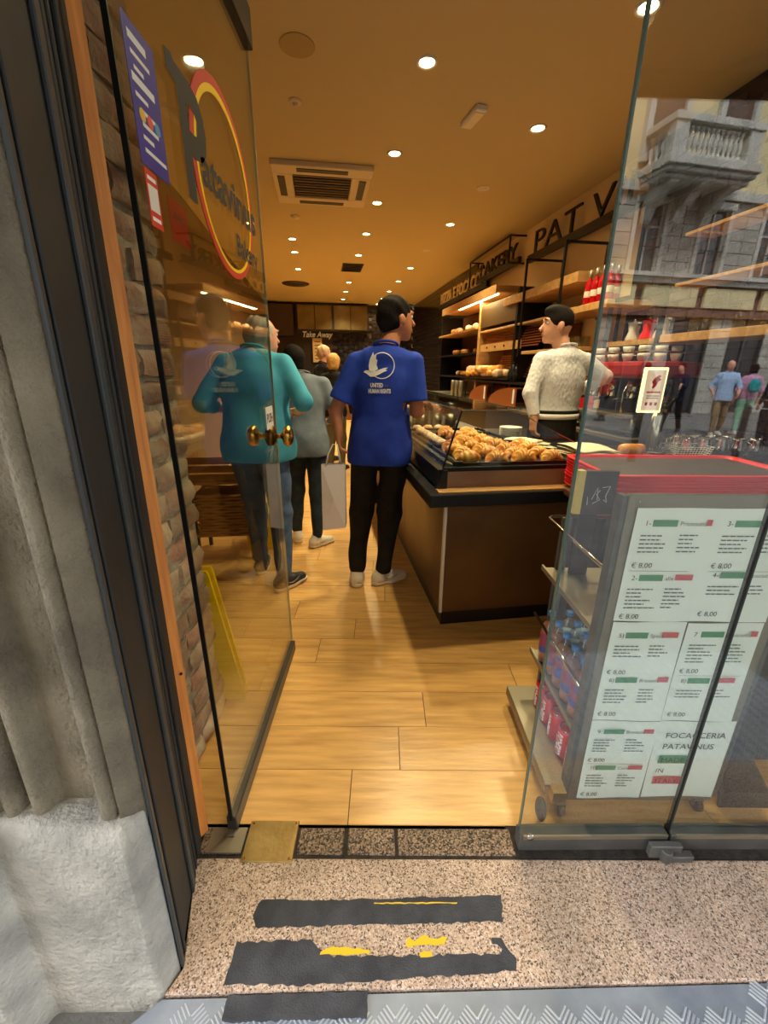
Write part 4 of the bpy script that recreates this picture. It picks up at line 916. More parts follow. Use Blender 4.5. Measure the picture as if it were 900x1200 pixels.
    # ---- shoes
    if shoes:
        for (fx, fy, fyaw) in feet:
            c, s2 = math.cos(fyaw), math.sin(fyaw)
            fp = lambda x, y, z: (fx+x*c-y*s2, fy+x*s2+y*c, z)
            F = Field((fx-.2, fy-.2, -.01), (fx+.2, fy+.25, .16), min(step, .009))
            F.cap(fp(0, -.050, .045), fp(0, .045, .045), .042, .046, .02).cap(fp(0, .045, .040), fp(.004, .135, .030), .046, .036, .02).cap(fp(0, -.035, .06), fp(0, -.015, .112), .042, .040, .03).cut((0, 0, .016), (0, 0, -1)).cut(fp(0, -.03, .118), (0, 0, 1))
            so = fobj('shoe', F, shoes, P)
            F = Field((fx-.2, fy-.2, -.01), (fx+.2, fy+.25, .07), .008); F.cap(fp(0, -.052, .03), fp(0, .045, .03), .046, .050, .02).cap(fp(0, .045, .03), fp(.004, .140, .028), .050, .041, .02).cut((0, 0, 0), (0, 0, -1)).cut((0, 0, .030), (0, 0, 1))
            fobj('sole', F, sole or shoes, so)
            if step < .012:
                for q in (-1, 1): obj('side_stripe', MB().tube([fp(q*.043, -.035, .062), fp(q*.049, .02, .046), fp(q*.0475, .06, .056), fp(q*.040, .095, .066)], [.001, .004, .003, .001], 6), stripem, so, smooth=True)
                obj('laces', MB().tube([fp(-.02, .035, .088), fp(.02, .045, .085), fp(-.02, .058, .081), fp(.02, .07, .078), fp(-.018, .083, .074)], .0028, 5), stripem, so, smooth=True)
    return P
def bprint(P, mb_vf, mt, name='shirt_print', cx=0., cz=1.3, off=.0025):   # lays flat shapes (x right, y up) on the back of the top
    tp = [c for c in P.children if c.name.startswith('top')][0]; bv = bvh_of(tp); v, f = mb_vf; out = []
    for p in v:
        h = bv.ray_cast(Vector((cx+p[0], -1.2, cz+p[1])), Vector((0, 1, 0)))
        y = h[0].y if h[0] is not None else -.12
        out.append((cx+p[0], y-off, cz+p[1]))
    return obj(name, (out, f), mt, P)
def dove_print(P, cx, cz, k=1., mt=None):
    mt = mt or M['print']
    mb = MB(); n = 40; v = []; f = []
    for q in range(n):
        t = 2*PI*q/n; v += [(k*(.030+.083*math.cos(t)), k*.083*math.sin(t)+k*.01), (k*(.030+.077*math.cos(t)), k*.077*math.sin(t)+k*.01)]
    for q in range(n): f.append((2*q, 2*q+1, (2*q+3) % (2*n), (2*q+2) % (2*n)))
    bprint(P, (v, f), mt, 'print_ring', cx, cz)
    def fan(poly):   # triangulated outline with midpoints so it hugs the cloth
        from mathutils.geometry import tessellate_polygon
        vv = [(x*k, y*k) for x, y in poly]; tri = tessellate_polygon([[Vector((x, y, 0)) for x, y in vv]]); ff = []; V2 = list(vv)
        for t in tri:
            a, b, c = [vv[i] for i in t]; i0 = len(V2); V2.extend([((a[0]+b[0])/2, (a[1]+b[1])/2), ((b[0]+c[0])/2, (b[1]+c[1])/2), ((c[0]+a[0])/2, (c[1]+a[1])/2)])
            ff += [(t[0], i0, i0+2), (i0, t[1], i0+1), (i0+2, i0+1, t[2]), (i0, i0+1, i0+2)]
        return V2, ff
    body = [(-.095, -.030), (-.082, -.020), (-.062, -.020), (-.045, -.028), (-.01, -.024), (.02, -.012), (.045, -.004), (.07, -.002), (.052, -.014), (.066, -.020), (.040, -.030), (.01, -.046), (-.02, -.058), (-.045, -.060), (-.062, -.048), (-.078, -.038)]
    wing = [(-.055, -.022), (-.060, .01), (-.052, .05), (-.030, .095), (-.022, .068), (-.008, .078), (-.010, .05), (.0, .045), (-.006, .015), (.004, -.012), (-.02, -.026)]
    bprint(P, fan(body), mt, 'print_dove', cx, cz); bprint(P, fan(wing), mt, 'print_dove_wing', cx, cz)
    for s_, y, sz, w_ in (('UNITED', -.125, .036, .085), ('HUMAN RIGHTS', -.162, .036, .150)):
        v, f = text_vf(s_, sz*k, .0016); mx = max(p[0] for p in v); bprint(P, ([((p[0]/mx)*w_*k-.06*k+(.0 if s_[0] == 'H' else .012), p[1]+y*k) for p in v], f), mt, 'print_lettering', cx, cz)
    v, f = text_vf('for', .024*k, .0003, .3); bprint(P, ([(p[0]+.045*k, p[1]-.122*k) for p in v], f), M['inkg'], 'print_lettering', cx, cz)

blk = cm_('black_cloth', lin(30, 27, 25), lin(40, 36, 32)); navy = cm_('navy_cloth', lin(28, 32, 52)); jean = cm_('blue_denim', lin(74, 92, 124), lin(92, 112, 146), bump=.3); djean = cm_('dark_denim', lin(40, 50, 60), lin(54, 64, 72))
bluet = cm_('royal_blue_cotton', lin(46, 74, 184), lin(38, 64, 168)); teal = cm_('turquoise_cotton', lin(86, 178, 206), lin(74, 166, 194)); greyc = cm_('grey_knit', lin(112, 122, 134), lin(126, 136, 146), bump=.5)
white_knit = mat('cream_cable_knit', lin(214, 214, 216), .9, spec=.2)
n = white_knit.node_tree; b = n.nodes['Principled BSDF']; tc = n.nodes.new('ShaderNodeTexCoord'); v1 = n.nodes.new('ShaderNodeTexVoronoi'); v1.inputs['Scale'].default_value = 62; mp_ = n.nodes.new('ShaderNodeMapping'); mp_.inputs['Scale'].default_value = (1, 1, .55); n.links.new(tc.outputs['Object'], mp_.inputs[0]); n.links.new(mp_.outputs[0], v1.inputs['Vector'])
bpn = n.nodes.new('ShaderNodeBump'); bpn.inputs['Strength'].default_value = .55; bpn.inputs['Distance'].default_value = .008; n.links.new(v1.outputs['Distance'], bpn.inputs['Height']); n.links.new(bpn.outputs[0], b.inputs['Normal'])
hblk = mat('black_hair', lin(26, 20, 17), .8, spec=.15, bump=.4, bscale=160, stretch=(1, 1, .2)); hgrey = mat('grey_hair', lin(190, 182, 166), .6, bump=.4, bscale=160); hblond = mat('blond_hair', lin(226, 176, 96), .55, bump=.4, bscale=160, col2=lin(196, 142, 70), scale=30); hmix = mat('sandy_grey_hair', lin(206, 166, 120), .6, bump=.4, bscale=160)
sneak = mat('white_sneaker', lin(226, 214, 196), .5, bump=.05, bscale=60); grsh = mat('grey_shoe', lin(150, 146, 142), .6); dksh = mat('dark_shoe', lin(44, 44, 54), .5)

pb = person('man in a royal blue T-shirt with dove print, back turned, holding a white bag', (-.03, 2.62, 0), R_(-4), 1.79, step=.0085, girth=1.06, skin='tan', top=bluet, tz=.84, trous=blk, shoes=sneak, hair=hblk, head=(.095, .055, 1.672), yaw=R_(-62), lean_=(.035, .0),
            feet=((-.150, -.03, .10), (.035, -.02, -1.0)), armL=((-.262, -.05, 1.16), (-.245, -.075, 1.045)), armR=((.225, -.03, 1.16), (.235, .17, 1.19)), handL=((.0, -.05, -1), (1, .2, 0)), handR=((-.15, 1, .1), (0, 0, -1)), fold=.006, seed=3)
dove_print(pb, -.005, 1.405, .86)
obj('sunglasses', MB().tube([(.16, .10, 1.755), (.182, .075, 1.745), (.186, .06, 1.72), (.168, .085, 1.715)], .006, 6, True), M['black'], pb, label='dark sunglasses pushed up on the head')
fd = Field((-.28, -.2, .55), (-.02, .1, .82), .01)
pk = MB().box(-.165, -.150, -.05, .05, .56, .72); obj('cargo_pocket', MB().box(.128, .142, -.05, .06, .56, .70), blk, pb, bevel=.006); obj('cargo_pocket', MB().box(-.182, -.168, -.05, .06, .56, .70), blk, pb, bevel=.006)
# bag in his left hand
wb_ = thing('paper_bag', 'white paper carrier bag held in the left hand of the blue T-shirt man', 'bag', (-.305, 2.47, .45))
obj('bag_body', MB().add([(-.075, -.045, 0), (.068, -.045, .02), (.068, .045, .02), (-.075, .045, 0), (-.072, -.02, .41), (.070, -.025, .415), (.070, .025, .415), (-.072, .02, .41), (0, -.052, .2), (0, .052, .2)], [(3, 2, 1, 0), (0, 1, 8), (1, 5, 8), (5, 4, 8), (4, 0, 8), (2, 3, 9), (6, 2, 9), (7, 6, 9), (3, 7, 9), (1, 2, 6, 5), (3, 0, 4, 7)]), mat('white_bag_paper', lin(242, 236, 236), .6, bump=.3, bscale=8), wb_)
for yy in (-.02, .02): obj('handle', MB().tube([(-.045, yy, .40), (-.03, yy, .47), (.0, 0, .53), (.025, 0, .53), (.035, yy, .47), (.045, yy, .40)], .004, 6), M['white'], wb_, smooth=True)

pt_ = person('heavy man in a turquoise sweatshirt and blue jeans, his back to the glass door', (-.80, 2.66, 0), R_(-6), 1.77, step=.010, girth=1.30, skin='pink', top=teal, tz=.86, sleeve='elbow', trous=jean, shoes=dksh, sole=sneak, hair=hgrey, hstyle='sides', head=(.035, .13, 1.600), yaw=R_(-35), lean_=(0, .05),
             feet=((-.10, .10, .2), (.155, -.13, -.55)), armL=((-.335, -.02, 1.20), (-.20, .26, 1.12)), armR=((.315, -.03, 1.22), (.20, .24, 1.14)), handL=((.6, .8, 0), (0, 0, -1)), handR=((-.6, .8, 0), (0, 0, -1)), fold=.006, seed=8)
pg_ = person('short woman with black hair in a grey cardigan bending forward behind the turquoise man', (-.62, 3.30, 0), R_(5), 1.60, step=.011, girth=1.12, top=greyc, tz=.84, sleeve='long', trous=djean, shoes=sneak, hair=hblk, hstyle='bob', head=(-.08, .12, 1.63), yaw=R_(20), lean_=(-.01, .06),
             feet=((-.13, .06, .2), (.07, -.09, -.9)), armL=((-.27, .04, 1.18), (-.15, .28, 1.12)), armR=((.28, .0, 1.17), (.20, .27, 1.10)), handL=((.4, 1, 0), (0, 0, -1)), handR=((-.4, 1, 0), (0, 0, -1)), seed=4)
pw = person('blonde woman in a black cardigan and olive trousers further down the shop', (-.70, 6.05, 0), R_(-20), 1.60, step=.014, top=blk, tz=.86, sleeve='long', trous=cm_('olive_cloth', lin(104, 92, 62)), shoes=dksh, hair=hblond, hstyle='bob', yaw=R_(-10), seed=5)
pe = person('elderly man in a dark jacket with sandy grey hair beside the blonde woman', (-.93, 6.75, 0), R_(-50), 1.74, step=.014, skin='pink', top=cm_('dark_jacket_cloth', lin(40, 38, 40)), tz=.80, sleeve='long', trous=cm_('brown_trouser_cloth', lin(74, 62, 50)), shoes=dksh, hair=hmix, yaw=R_(-25), seed=6)
ps = person('dark-haired shop assistant in a cream cable-knit sweater and black apron behind the counter', (1.27, 3.22, 0), R_(12), 1.82, step=.0085, girth=1.05, skin='light', top=white_knit, tz=1.07, sleeve='long', trous=blk, shoes=dksh, hair=hblk, hstyle='topknot', head=(-.055, .02, 1.668), yaw=R_(78), lean_=(.02, 0),
            feet=((-.11, 0, .1), (.11, 0, -.1)), armL=((-.235, -.05, 1.22), (-.215, -.10, 1.06)), armR=((.33, -.06, 1.33), (.30, .17, 1.22)), handL=((-.02, -.05, -1), (1, 0, 0)), handR=((0, 1, -.2), (0, 0, -1)), seed=7, fold=.003)
obj('apron_skirt', MB().lathe([(.165, .55), (.168, .80), (.160, 1.0), (.156, 1.065)], 0, -.005, 0, 28).map(lambda x, y, z: (x*1.10, y*.86, z)), blk, ps, smooth=True)
obj('waistband', MB().lathe([(.150, 1.040), (.163, 1.042), (.163, 1.078), (.150, 1.080)], 0, -.005, 0, 28).map(lambda x, y, z: (x*1.13, y*.87, z)), M['white'], ps, smooth=True)
obj('apron_string', MB().lathe([(.150, 1.080), (.162, 1.082), (.162, 1.10), (.150, 1.102)], 0, -.005, 0, 28).map(lambda x, y, z: (x*1.13, y*.87, z)), blk, ps, smooth=True)
# passers-by in the street, seen in the right glass as reflections
khaki = cm_('khaki_cloth', lin(150, 126, 96)); shirtb = cm_('pale_blue_shirt', lin(176, 202, 234), lin(160, 188, 222)); pinkc = cm_('pink_cloth', lin(206, 150, 180)); mint = cm_('mint_cloth', lin(150, 206, 176)); navw = cm_('navy_white_stripe', lin(30, 34, 56))
WY = lambda yv: 1.80-yv
person('bald man in a pale blue shirt and khaki trousers on the street opposite', (8.2, WY(10.0), -.06), R_(25), 1.72, step=.018, skin='pink', top=shirtb, tz=.84, sleeve='elbow', trous=khaki, shoes=sneak, feet=((-.12, .22, .1), (.12, -.2, -.1)), armL=((-.28, -.06, 1.16), (-.25, .14, 1.02)), armR=((.28, .02, 1.16), (.22, .2, 1.04)), seed=11)
person('man in a dark navy jacket walking left of the pale blue shirt in the street', (7.5, WY(10.6), -.06), R_(60), 1.66, step=.018, top=navy, tz=.82, sleeve='long', trous=blk, shoes=dksh, hair=hblk, feet=((-.1, .28, .1), (.1, -.25, -.1)), armR=((.24, .16, 1.18), (.22, .36, 1.26)), seed=12)
pp_ = person('woman in a pink top and mint trousers with a teal backpack in the street', (8.95, WY(10.2), -.06), R_(195), 1.64, step=.018, top=pinkc, tz=.90, sleeve='elbow', trous=mint, shoes=sneak, hair=hblk, hstyle='bob', seed=13)
fd = Field((-.2, -.36, 1.0), (.2, 0, 1.55), .018); fd.ell((0, -.19, 1.26), (.13, .085, .17), .02).cap((-.06, -.22, 1.16), (.06, -.22, 1.16), .06, .06, .02); bk = fobj('body', fd, cm_('teal_nylon', lin(40, 150, 150)), None)
bk.name = 'backpack'; bk.location = pp_.location; bk.rotation_euler.z = R_(195); bk.scale = pp_.scale; tag(bk, 'teal backpack on the back of the woman in pink', 'backpack')
pn = person('person in a navy and white striped top near the shop side of the street', (8.1, WY(8.6), -.06), R_(170), 1.66, step=.018, top=navw, tz=.70, sleeve='long', trous=navy, shoes=dksh, hair=hblk, seed=14)
for z in (.80, .98, 1.16, 1.34): obj('white_stripe', MB().lathe([(.18, z), (.186, z+.01), (.18, z+.02)], n=24).map(lambda x, y, z: (x*1.02, y*.78, z)), M['print'], pn, smooth=True)
person('person in a black coat standing by the shop window across the street', (7.9, WY(12.6), -.06), R_(190), 1.72, step=.02, top=blk, tz=.70, sleeve='long', trous=navy, shoes=dksh, hair=hblk, seed=15)
person('person in a red jacket by the dark doorway across the street', (7.0, WY(13.0), -.06), R_(150), 1.70, step=.02, top=cm_('red_cloth', lin(150, 44, 44)), tz=.84, sleeve='long', trous=djean, shoes=dksh, hair=hblk, seed=16)

# ================================================================ ceiling fittings
ordn = ['first', 'second', 'third', 'fourth', 'fifth', 'sixth', 'seventh', 'eighth', 'ninth', 'tenth', 'eleventh']
ringm = mesh(MB().lathe([(.047, -.001), (.052, -.007), (.064, -.007), (.068, 0), (.047, 0)], n=24), 'trim_ring', True); ringm.materials.append(M['white'])
facem = mesh(MB().lathe([(.001, -.004), (.046, -.004), (.046, -.001), (.001, -.001)], n=20), 'lamp_face'); facem.materials.append(M['lampon'])
faceo = mesh(MB().lathe([(.001, -.002), (.046, -.002), (.046, -.001), (.001, -.001)], n=20), 'lamp_face'); faceo.materials.append(M['offw'])
def downlight(a, b, lit, label, power=1.):
    t = sthing('ceiling_downlight', label, 'ceiling light', a, b, 3.2)
    obj('trim_ring', ringm, None, t); obj('lamp_face', facem if lit else faceo, None, t)
    if lit:
        ld = bpy.data.lights.new('lamp', 'SPOT'); ld.energy = LAMP*power; ld.color = LAMPCOL; ld.spot_size = R_(128); ld.spot_blend = .9; ld.shadow_soft_size = .05
        l = bpy.data.objects.new('lamp', ld); C.objects.link(l); l.parent = t; l.location = (0, 0, -.03)
for k in range(10): downlight(.742, 2.10+k*1.166, True, 'lit downlight in the middle ceiling row, %s from the entrance' % ordn[k])
for k, b in enumerate([2.68, 3.85, 5.01, 6.18, 7.42, 8.69, 9.95, 11.2, 12.3, 13.3]):
    lit = k not in (2, 4); downlight(1.78, b, lit, ('lit' if lit else 'unlit')+' downlight in the right ceiling row, %s from the entrance' % ordn[k])
for k, b in enumerate([7.19, 7.92, 9.15]): downlight(-.30, b, True, 'lit downlight in the left ceiling row, %s from the entrance' % ordn[k], .8)
t = sthing('ceiling_speaker', 'large flat round speaker grille in the ceiling near the entrance', 'speaker', -.045, 3.25, 3.2)
obj('grille', MB().lathe([(.001, -.006), (.100, -.006), (.104, -.004), (.104, 0), (.001, 0)], n=32), mat('beige_grille', lin(176, 150, 96), .8), t)
t = sthing('smoke_detector', 'small white ringed ceiling detector behind the round speaker', 'detector', -.085, 3.80, 3.2)
obj('detector_base', MB().lathe([(.001, -.012), (.030, -.014), (.045, -.008), (.048, 0), (.001, 0)], n=24), M['offw'], t, smooth=True); obj('detector_cap', MB().lathe([(.001, -.030), (.014, -.028), (.020, -.012), (.001, -.012)], n=18), M['offw'], t, smooth=True)
t = sthing('smoke_detector', 'small round ceiling detector behind the air conditioner', 'detector', -.204, 6.2, 3.2); obj('detector_base', MB().lathe([(.001, -.03), (.04, -.03), (.055, -.012), (.06, 0), (.001, 0)], n=20), M['offw'], t, smooth=True)
t = sthing('emergency_light', 'small rectangular emergency light on the ceiling', 'emergency light', 1.22, 3.75, 3.2, R_(8))
obj('housing', MB().box(-.045, .045, -.13, .13, -.035, 0), M['white'], t, bevel=.006); obj('diffuser', MB().box(-.036, .036, -.10, .10, -.04, -.035), mat('pale_diffuser', lin(226, 214, 180), .3), t)
t = sthing('ceiling_vent', 'dark square ceiling vent in the middle of the room', 'vent', .70, 8.85, 3.2)
obj('frame', MB().box(-.19, .19, -.32, .32, -.012, 0), M['ventd'], t)
for k in range(6): obj('slat', MB().box(-.17, .17, -.28+k*.1, -.22+k*.1, -.02, -.012), M['blackm'], t)
t = sthing('ceiling_vent', 'round brown ceiling diffuser near the back left', 'vent', -.42, 10.6, 3.2)
for r in (.30, .21, .12): obj('diffuser_ring', MB().lathe([(r-.05, -.03-.1*(.3-r)), (r, -.012), (r, 0), (r-.05, 0)], n=28), M['ventd'], t, smooth=True)
t = sthing('air_conditioner', 'square four-way ceiling air conditioner cassette', 'air conditioner', .115, 5.165, 3.198)
fr = .475
for (x0, x1, y0, y1) in ((-fr, fr, -fr, -.30), (-fr, fr, .30, fr), (-fr, -.30, -.30, .30), (.30, fr, -.30, .30)): pass
obj('panel', MB().box(-fr, fr, -fr, -.285, -.045, 0).box(-fr, fr, .285, fr, -.045, 0).box(-fr, -.285, -.285, .285, -.045, 0).box(.285, fr, -.285, .285, -.045, 0), M['offw'], t, bevel=.006)
obj('intake_back', MB().box(-.285, .285, -.285, .285, -.012, 0), M['ventd'], t)
for k in range(9): obj('intake_slat', MB().box(-.28, .28, -.27+k*.062, -.24+k*.062, -.042, -.028), M['ventd'] if k % 2 else mat('brown_slat', lin(96, 70, 42), .6) if k == 0 else bpy.data.materials['brown_slat'], t)
for (x0, x1, y0, y1) in ((-.24, .24, -.43, -.36), (-.24, .24, .36, .43), (-.43, -.36, -.24, .24), (.36, .43, -.24, .24)): obj('air_slot', MB().box(x0, x1, y0, y1, -.050, -.044), M['blackm'], t)

# ================================================================ lettering on the right wall
def sA(a, b, z): return SW(a, b, z)
AXD = Vector((-RY, RX, 0)); RXD = Vector((RX, RY, 0))
def wall_sign(word, label, b0, b1, z, size, bold, m_, bar=True):
    t = sthing('wall_sign', label, 'sign', 2.82, b0, z)
    # local axes: x = across the shop, y = down the shop
    text_on('lettering', word, m_, t, (-.012, 0, .0), (0, -1, 0), (0, 0, 1), size, bold, width=b0-b1, depth=.012)
    if bar: obj('mounting_bar', MB().box(-.03, .02, b1-b0-.12, .10, -.085, -.0), M['blackm'], t)
    for y in (.0, b1-b0): obj('standoff', MB().box(.0, .07, y-.01, y+.01, -.05, -.03), M['blackm'], t)
wall_sign('PAT VINUS', 'large black letters PAT VINUS standing on a bar on the right wall', 5.86, 3.05, 2.83, .36, -.004, M['blackm'])
wall_sign('BAKERY', 'black letters BAKERY in a thin frame on the right wall', 7.78, 6.36, 2.89, .27, .004, M['blackm'])
wall_sign('PIZZA E FOCACCIA', 'pale letters PIZZA E FOCACCIA on the black tiles', 10.2, 7.5, 2.79, .30, .006, mat('pale_letters', lin(232, 214, 176), .5))
t = sthing('sign_frame', 'thin black metal frame hanging from the ceiling around BAKERY', 'frame', 2.66, 6.25, 2.80)
obj('front_bar', MB().box(-.01, .01, 0, 1.62, .33, .35), M['blackm'], t); obj('upright', MB().box(-.01, .01, 0, .02, 0, .35), M['blackm'], t); obj('upright', MB().box(-.01, .01, 1.6, 1.62, -.05, .35), M['blackm'], t)
obj('wall_arm', MB().box(.01, .23, 0, .02, .33, .35), M['blackm'], t); obj('wall_arm', MB().box(.01, .23, 1.6, 1.62, .33, .35), M['blackm'], t); obj('wall_arm', MB().box(.01, .23, 0, .02, .0, .02), M['blackm'], t)
def bracket(b, z0, z1, a0, label, z2):
    t = sthing('shelf_bracket', label, 'bracket', a0, b, z0)
    obj('front_post', MB().box(0, .022, 0, .022, 0, z1-z0), M['blackm'], t); obj('top_bar', MB().box(.022, 2.86-a0, 0, .022, z1-z0-.022, z1-z0), M['blackm'], t); obj('rear_post', MB().box(2.84-a0, 2.862-a0, 0, .022, z2-z0, z1-z0-.022), M['blackm'], t)
bracket(5.13, 1.56, 2.61, 2.40, 'tall black rectangular shelf bracket left of the assistant', 1.7); bracket(4.32, 1.90, 2.59, 2.40, 'black rectangular shelf bracket beside the red bottles', 1.9)
bracket(3.62, .9, 1.95, 2.58, 'short black shelf bracket under the red bottles', 1.2)
def shelf(nm, label, a0, a1, b0, b1, z0, z1, m_='wood'):
    t = tag(obj(nm, MB().box(0, a1-a0, 0, b1-b0, 0, z1-z0), M[m_], bevel=.003, loc=SW(a0, b0, z0), rz=TH), label, 'shelf'); return t
shelf('wall_shelf', 'long upper oak shelf on the right wall', 2.424, 2.885, 4.08, 5.75, 2.19, 2.28)
shelf('wall_shelf', 'short oak shelf carrying the red bottles', 2.424, 2.885, 3.58, 4.31, 1.915, 1.975)
shelf('wall_shelf', 'narrow oak shelf with glasses left of the assistant', 2.43, 2.885, 3.95, 5.10, 1.585, 1.62)
shelf('wall_shelf', 'thin oak shelf above the copper slats', 2.46, 2.885, 4.42, 6.75, 1.93, 1.955)
shelf('wall_shelf', 'middle oak plank on the dark brick seen through the glass', 2.62, 2.855, 1.7, 3.1, 1.99, 2.012)
shelf('wall_shelf', 'highest oak plank on the dark brick seen through the glass', 2.62, 2.855, 1.7, 3.1, 2.31, 2.332)
shelf('wall_shelf', 'oak shelf seen through the right glass panel', 2.50, 2.855, 2.05, 3.0, 1.60, 1.655)
# red bottles with pale labels
rb = sthing('red_bottle', 'red liqueur bottle with pale label, nearest the entrance on the short oak shelf', 'bottle', 2.52, 3.72, 1.976, group='red bottles on the short shelf')
obj('bottle_body', MB().lathe([(.001, 0), (.036, 0), (.038, .008), (.038, .17), (.030, .20), (.014, .23), (.013, .27), (.001, .27)], n=18), mat('red_liqueur', lin(178, 14, 22), .12, spec=.7), rb, smooth=True)
obj('neck_foil', MB().lathe([(.0145, .235), (.015, .30), (.001, .302)], n=14), mat('pale_foil', lin(200, 190, 170), .3, metal=.4), rb, smooth=True)
obj('bottle_label', MB().lathe([(.0384, .07), (.0388, .072), (.0388, .12), (.0384, .122)], n=18), mat('pale_label', lin(226, 214, 196), .6), rb, smooth=True)
for a, b in ((2.52, 3.82), (2.52, 3.92), (2.52, 4.02), (2.62, 3.77), (2.62, 3.87)): dup(rb, SW(a, b, 1.976), None, 'red liqueur bottle on the short oak shelf, %s row, %s from the entrance' % (('front' if a < 2.6 else 'rear'), ORD[int(round((b-3.72)/.1))]))
# canopy with the light strip
cp = sthing('shelf_canopy', 'oak canopy board with a glowing light strip underneath', 'shelf', 2.36, 5.85, 2.36)
obj('board', MB().box(0, .52, 0, 2.55, .02, .10), M['wood'], cp, bevel=.003); obj('front_lip', MB().box(-.01, .012, 0, 2.55, 0, .11), M['wood'], cp)
obj('light_strip', MB().box(.05, .085, .12, 1.75, .006, .02), M['led'], cp)
la = bpy.data.lights.new('strip_lamp', 'AREA'); la.shape = 'RECTANGLE'; la.size = .05; la.size_y = 1.6; la.energy = 22; la.color = (1, .8, .42); lo_ = bpy.data.objects.new('strip_lamp', la); C.objects.link(lo_); lo_.parent = cp; lo_.location = (.07, .93, 0)
# upright bakery shelving below the canopy
bk = sthing('bread_shelving', 'dark bakery shelving with oak uprights under the canopy', 'shelving', 2.40, 5.35, 0)
for y in (0, 1.28, 3.35): obj('upright', MB().box(.05, .49, y, y+.05, 1.0, 2.36), M['wood'] if y == 1.28 else M['blackm'], bk)
for z, y0 in ((1.28, 0), (1.64, 1.33), (2.0, 1.33)): obj('shelf', MB().box(.0, .485, y0, 3.38, z, z+.025), M['blackm'] if z < 1.9 else M['wood'], bk)
obj('back_panel', MB().box(.47, .487, 0, 3.38, 1.0, 2.36), M['woodd'], bk)
obj('oven_hood', MB().box(.06, .46, .05, 1.27, 2.0, 2.30), mat('bronze_panel', lin(120, 92, 56), .35, metal=.4), bk)
# copper slats, curved racks: each slat its own part
cop = mat('copper_slat', lin(186, 108, 58), .3, metal=.5, rvar=.1)
sr_ = sthing('slatted_bread_rack', 'curved copper-coloured slatted bread rack above the bread pile', 'rack', 2.60, 4.60, 1.30)
for k in range(10):
    z = .02+k*.030; cut_ = .55*(1-((k)/9.)**.6); y0 = cut_
    obj('slat', MB().box(.02+.012*k, .035+.012*k, y0, 1.75, z, z+.016), cop, sr_)
obj('end_frame', MB().box(.0, .27, -.02, .0, .0, .32), M['wood'], sr_); obj('rack_back', MB().box(.24, .27, 0, 1.75, 0, .6), M['woodd'], sr_)
su = sthing('slatted_bread_rack', 'upper slatted wooden bread rack under the thin shelf', 'rack', 2.46, 4.62, 1.66)
for k in range(8): obj('slat', MB().box(.02+.015*k, .035+.015*k, .05+.02*(7-k), 1.95, .02+k*.031, .034+k*.031), cop, su)
obj('drawer_strip', MB().box(.0, .02, .6, 1.95, .0, .10), M['wood'], su)
for k in range(4): obj('peg', MB().box(-.012, 0, .75+k*.3, .775+k*.3, .04, .065), M['blackm'], su)
# low back counter under the shelving
bc2 = sthing('back_counter', 'dark back counter under the bread shelving', 'counter', 2.30, 3.65, 0)
obj('body', MB().box(0, .58, 0, 5.8, 0, .93), M['black'], bc2); obj('worktop', MB().box(-.03, .585, -.02, 5.82, .93, .96), M['steeld'], bc2)
obj('raised_shelf', MB().box(.10, .58, 1.0, 3.4, 1.235, 1.26), M['blackm'], bc2)
for y in (1.02, 2.2, 3.36): obj('shelf_leg', MB().box(.12, .14, y, y+.02, .96, 1.235), M['blackm'], bc2)
# curved copper baskets on the worktop
for k, (b, w_) in enumerate(((5.0, .85), (5.95, .7))):
    t = sthing('arched_bread_basket', ['copper arched basket nearest the assistant', 'copper arched basket farther from the assistant'][k], 'basket', 2.36, b, .961)
    pr_ = [(0, 0)]+[(w_*(1-math.cos(PI/2*q/8)), .24*math.sin(PI/2*q/8)) for q in range(1, 9)]+[(w_, 0)]
    obj('side', MB().extr(pr_, (0, w_, 0), (0, -1, 0), (0, 0, 1), (.02, 0, 0)), cop, t); obj('side', MB().extr(pr_, (.30, w_, 0), (0, -1, 0), (0, 0, 1), (.02, 0, 0)), cop, t)
    for q in range(1, 9): p = pr_[q]; obj('slat', MB().box(.02, .30, w_-p[0]-.012, w_-p[0]+.012, p[1]-.012, p[1]), cop, t)
    obj('price_strip', MB().box(-.004, 0, .02, .06, .05, .22), M['print'], t)
# breads
loafm = []
for q in range(4):
    fd = Field((-.14, -.09, -.01), (.14, .09, .12), .010); L = (.10, .115, .07, .09)[q]; fd.cap((-L*.5, 0, .04), (L*.5, 0, .04), .042, .040, .01).folds(.003, (40, 40, 40), q).cut((0, 0, .006), (0, 0, -1)); V, F = fd.nets(); me = mesh((V.tolist(), F.tolist()), 'loaf', True); me.materials.append(crust if q % 2 else crustp); loafm.append(me)
g = random.Random(5)
def pile(n_, a0, a1, b0, b1, z, label, grp, layers=2, sc=1.):
    for k in range(n_):
        ly = k//(n_//layers+1); o = obj('bread_loaf', g.choice(loafm), None, loc=SW(g.uniform(a0, a1), b0+(b1-b0)*((k*layers/n_) % 1), z+ly*.055)); o.rotation_euler.z = g.uniform(0, 3); o.scale = (sc, sc, sc); tag(o, label+(', %s from the entrance' % ORD[k % (n_//layers+1)])+((', lower layer', ', upper layer')[min(ly, 1)] if layers > 1 else ''), 'bread', grp)
pile(18, 2.44, 2.54, 5.75, 6.95, 1.306, 'small loaf in the bread pile on the raised shelf', 'loaves on the raised shelf', 2, 1.35)
pile(8, 2.55, 2.7, 7.0, 8.4, 1.668, 'loaf on the middle bakery shelf under the canopy', 'loaves on the middle bakery shelf', 1)
pile(9, 2.55, 2.7, 6.85, 8.3, 2.028, 'loaf on the top bakery shelf under the canopy', 'loaves on the top bakery shelf', 1, 1.2)
pile(8, 2.55, 2.7, 7.0, 8.4, 1.308, 'loaf on the lowest bakery shelf', 'loaves on the lowest bakery shelf', 1)
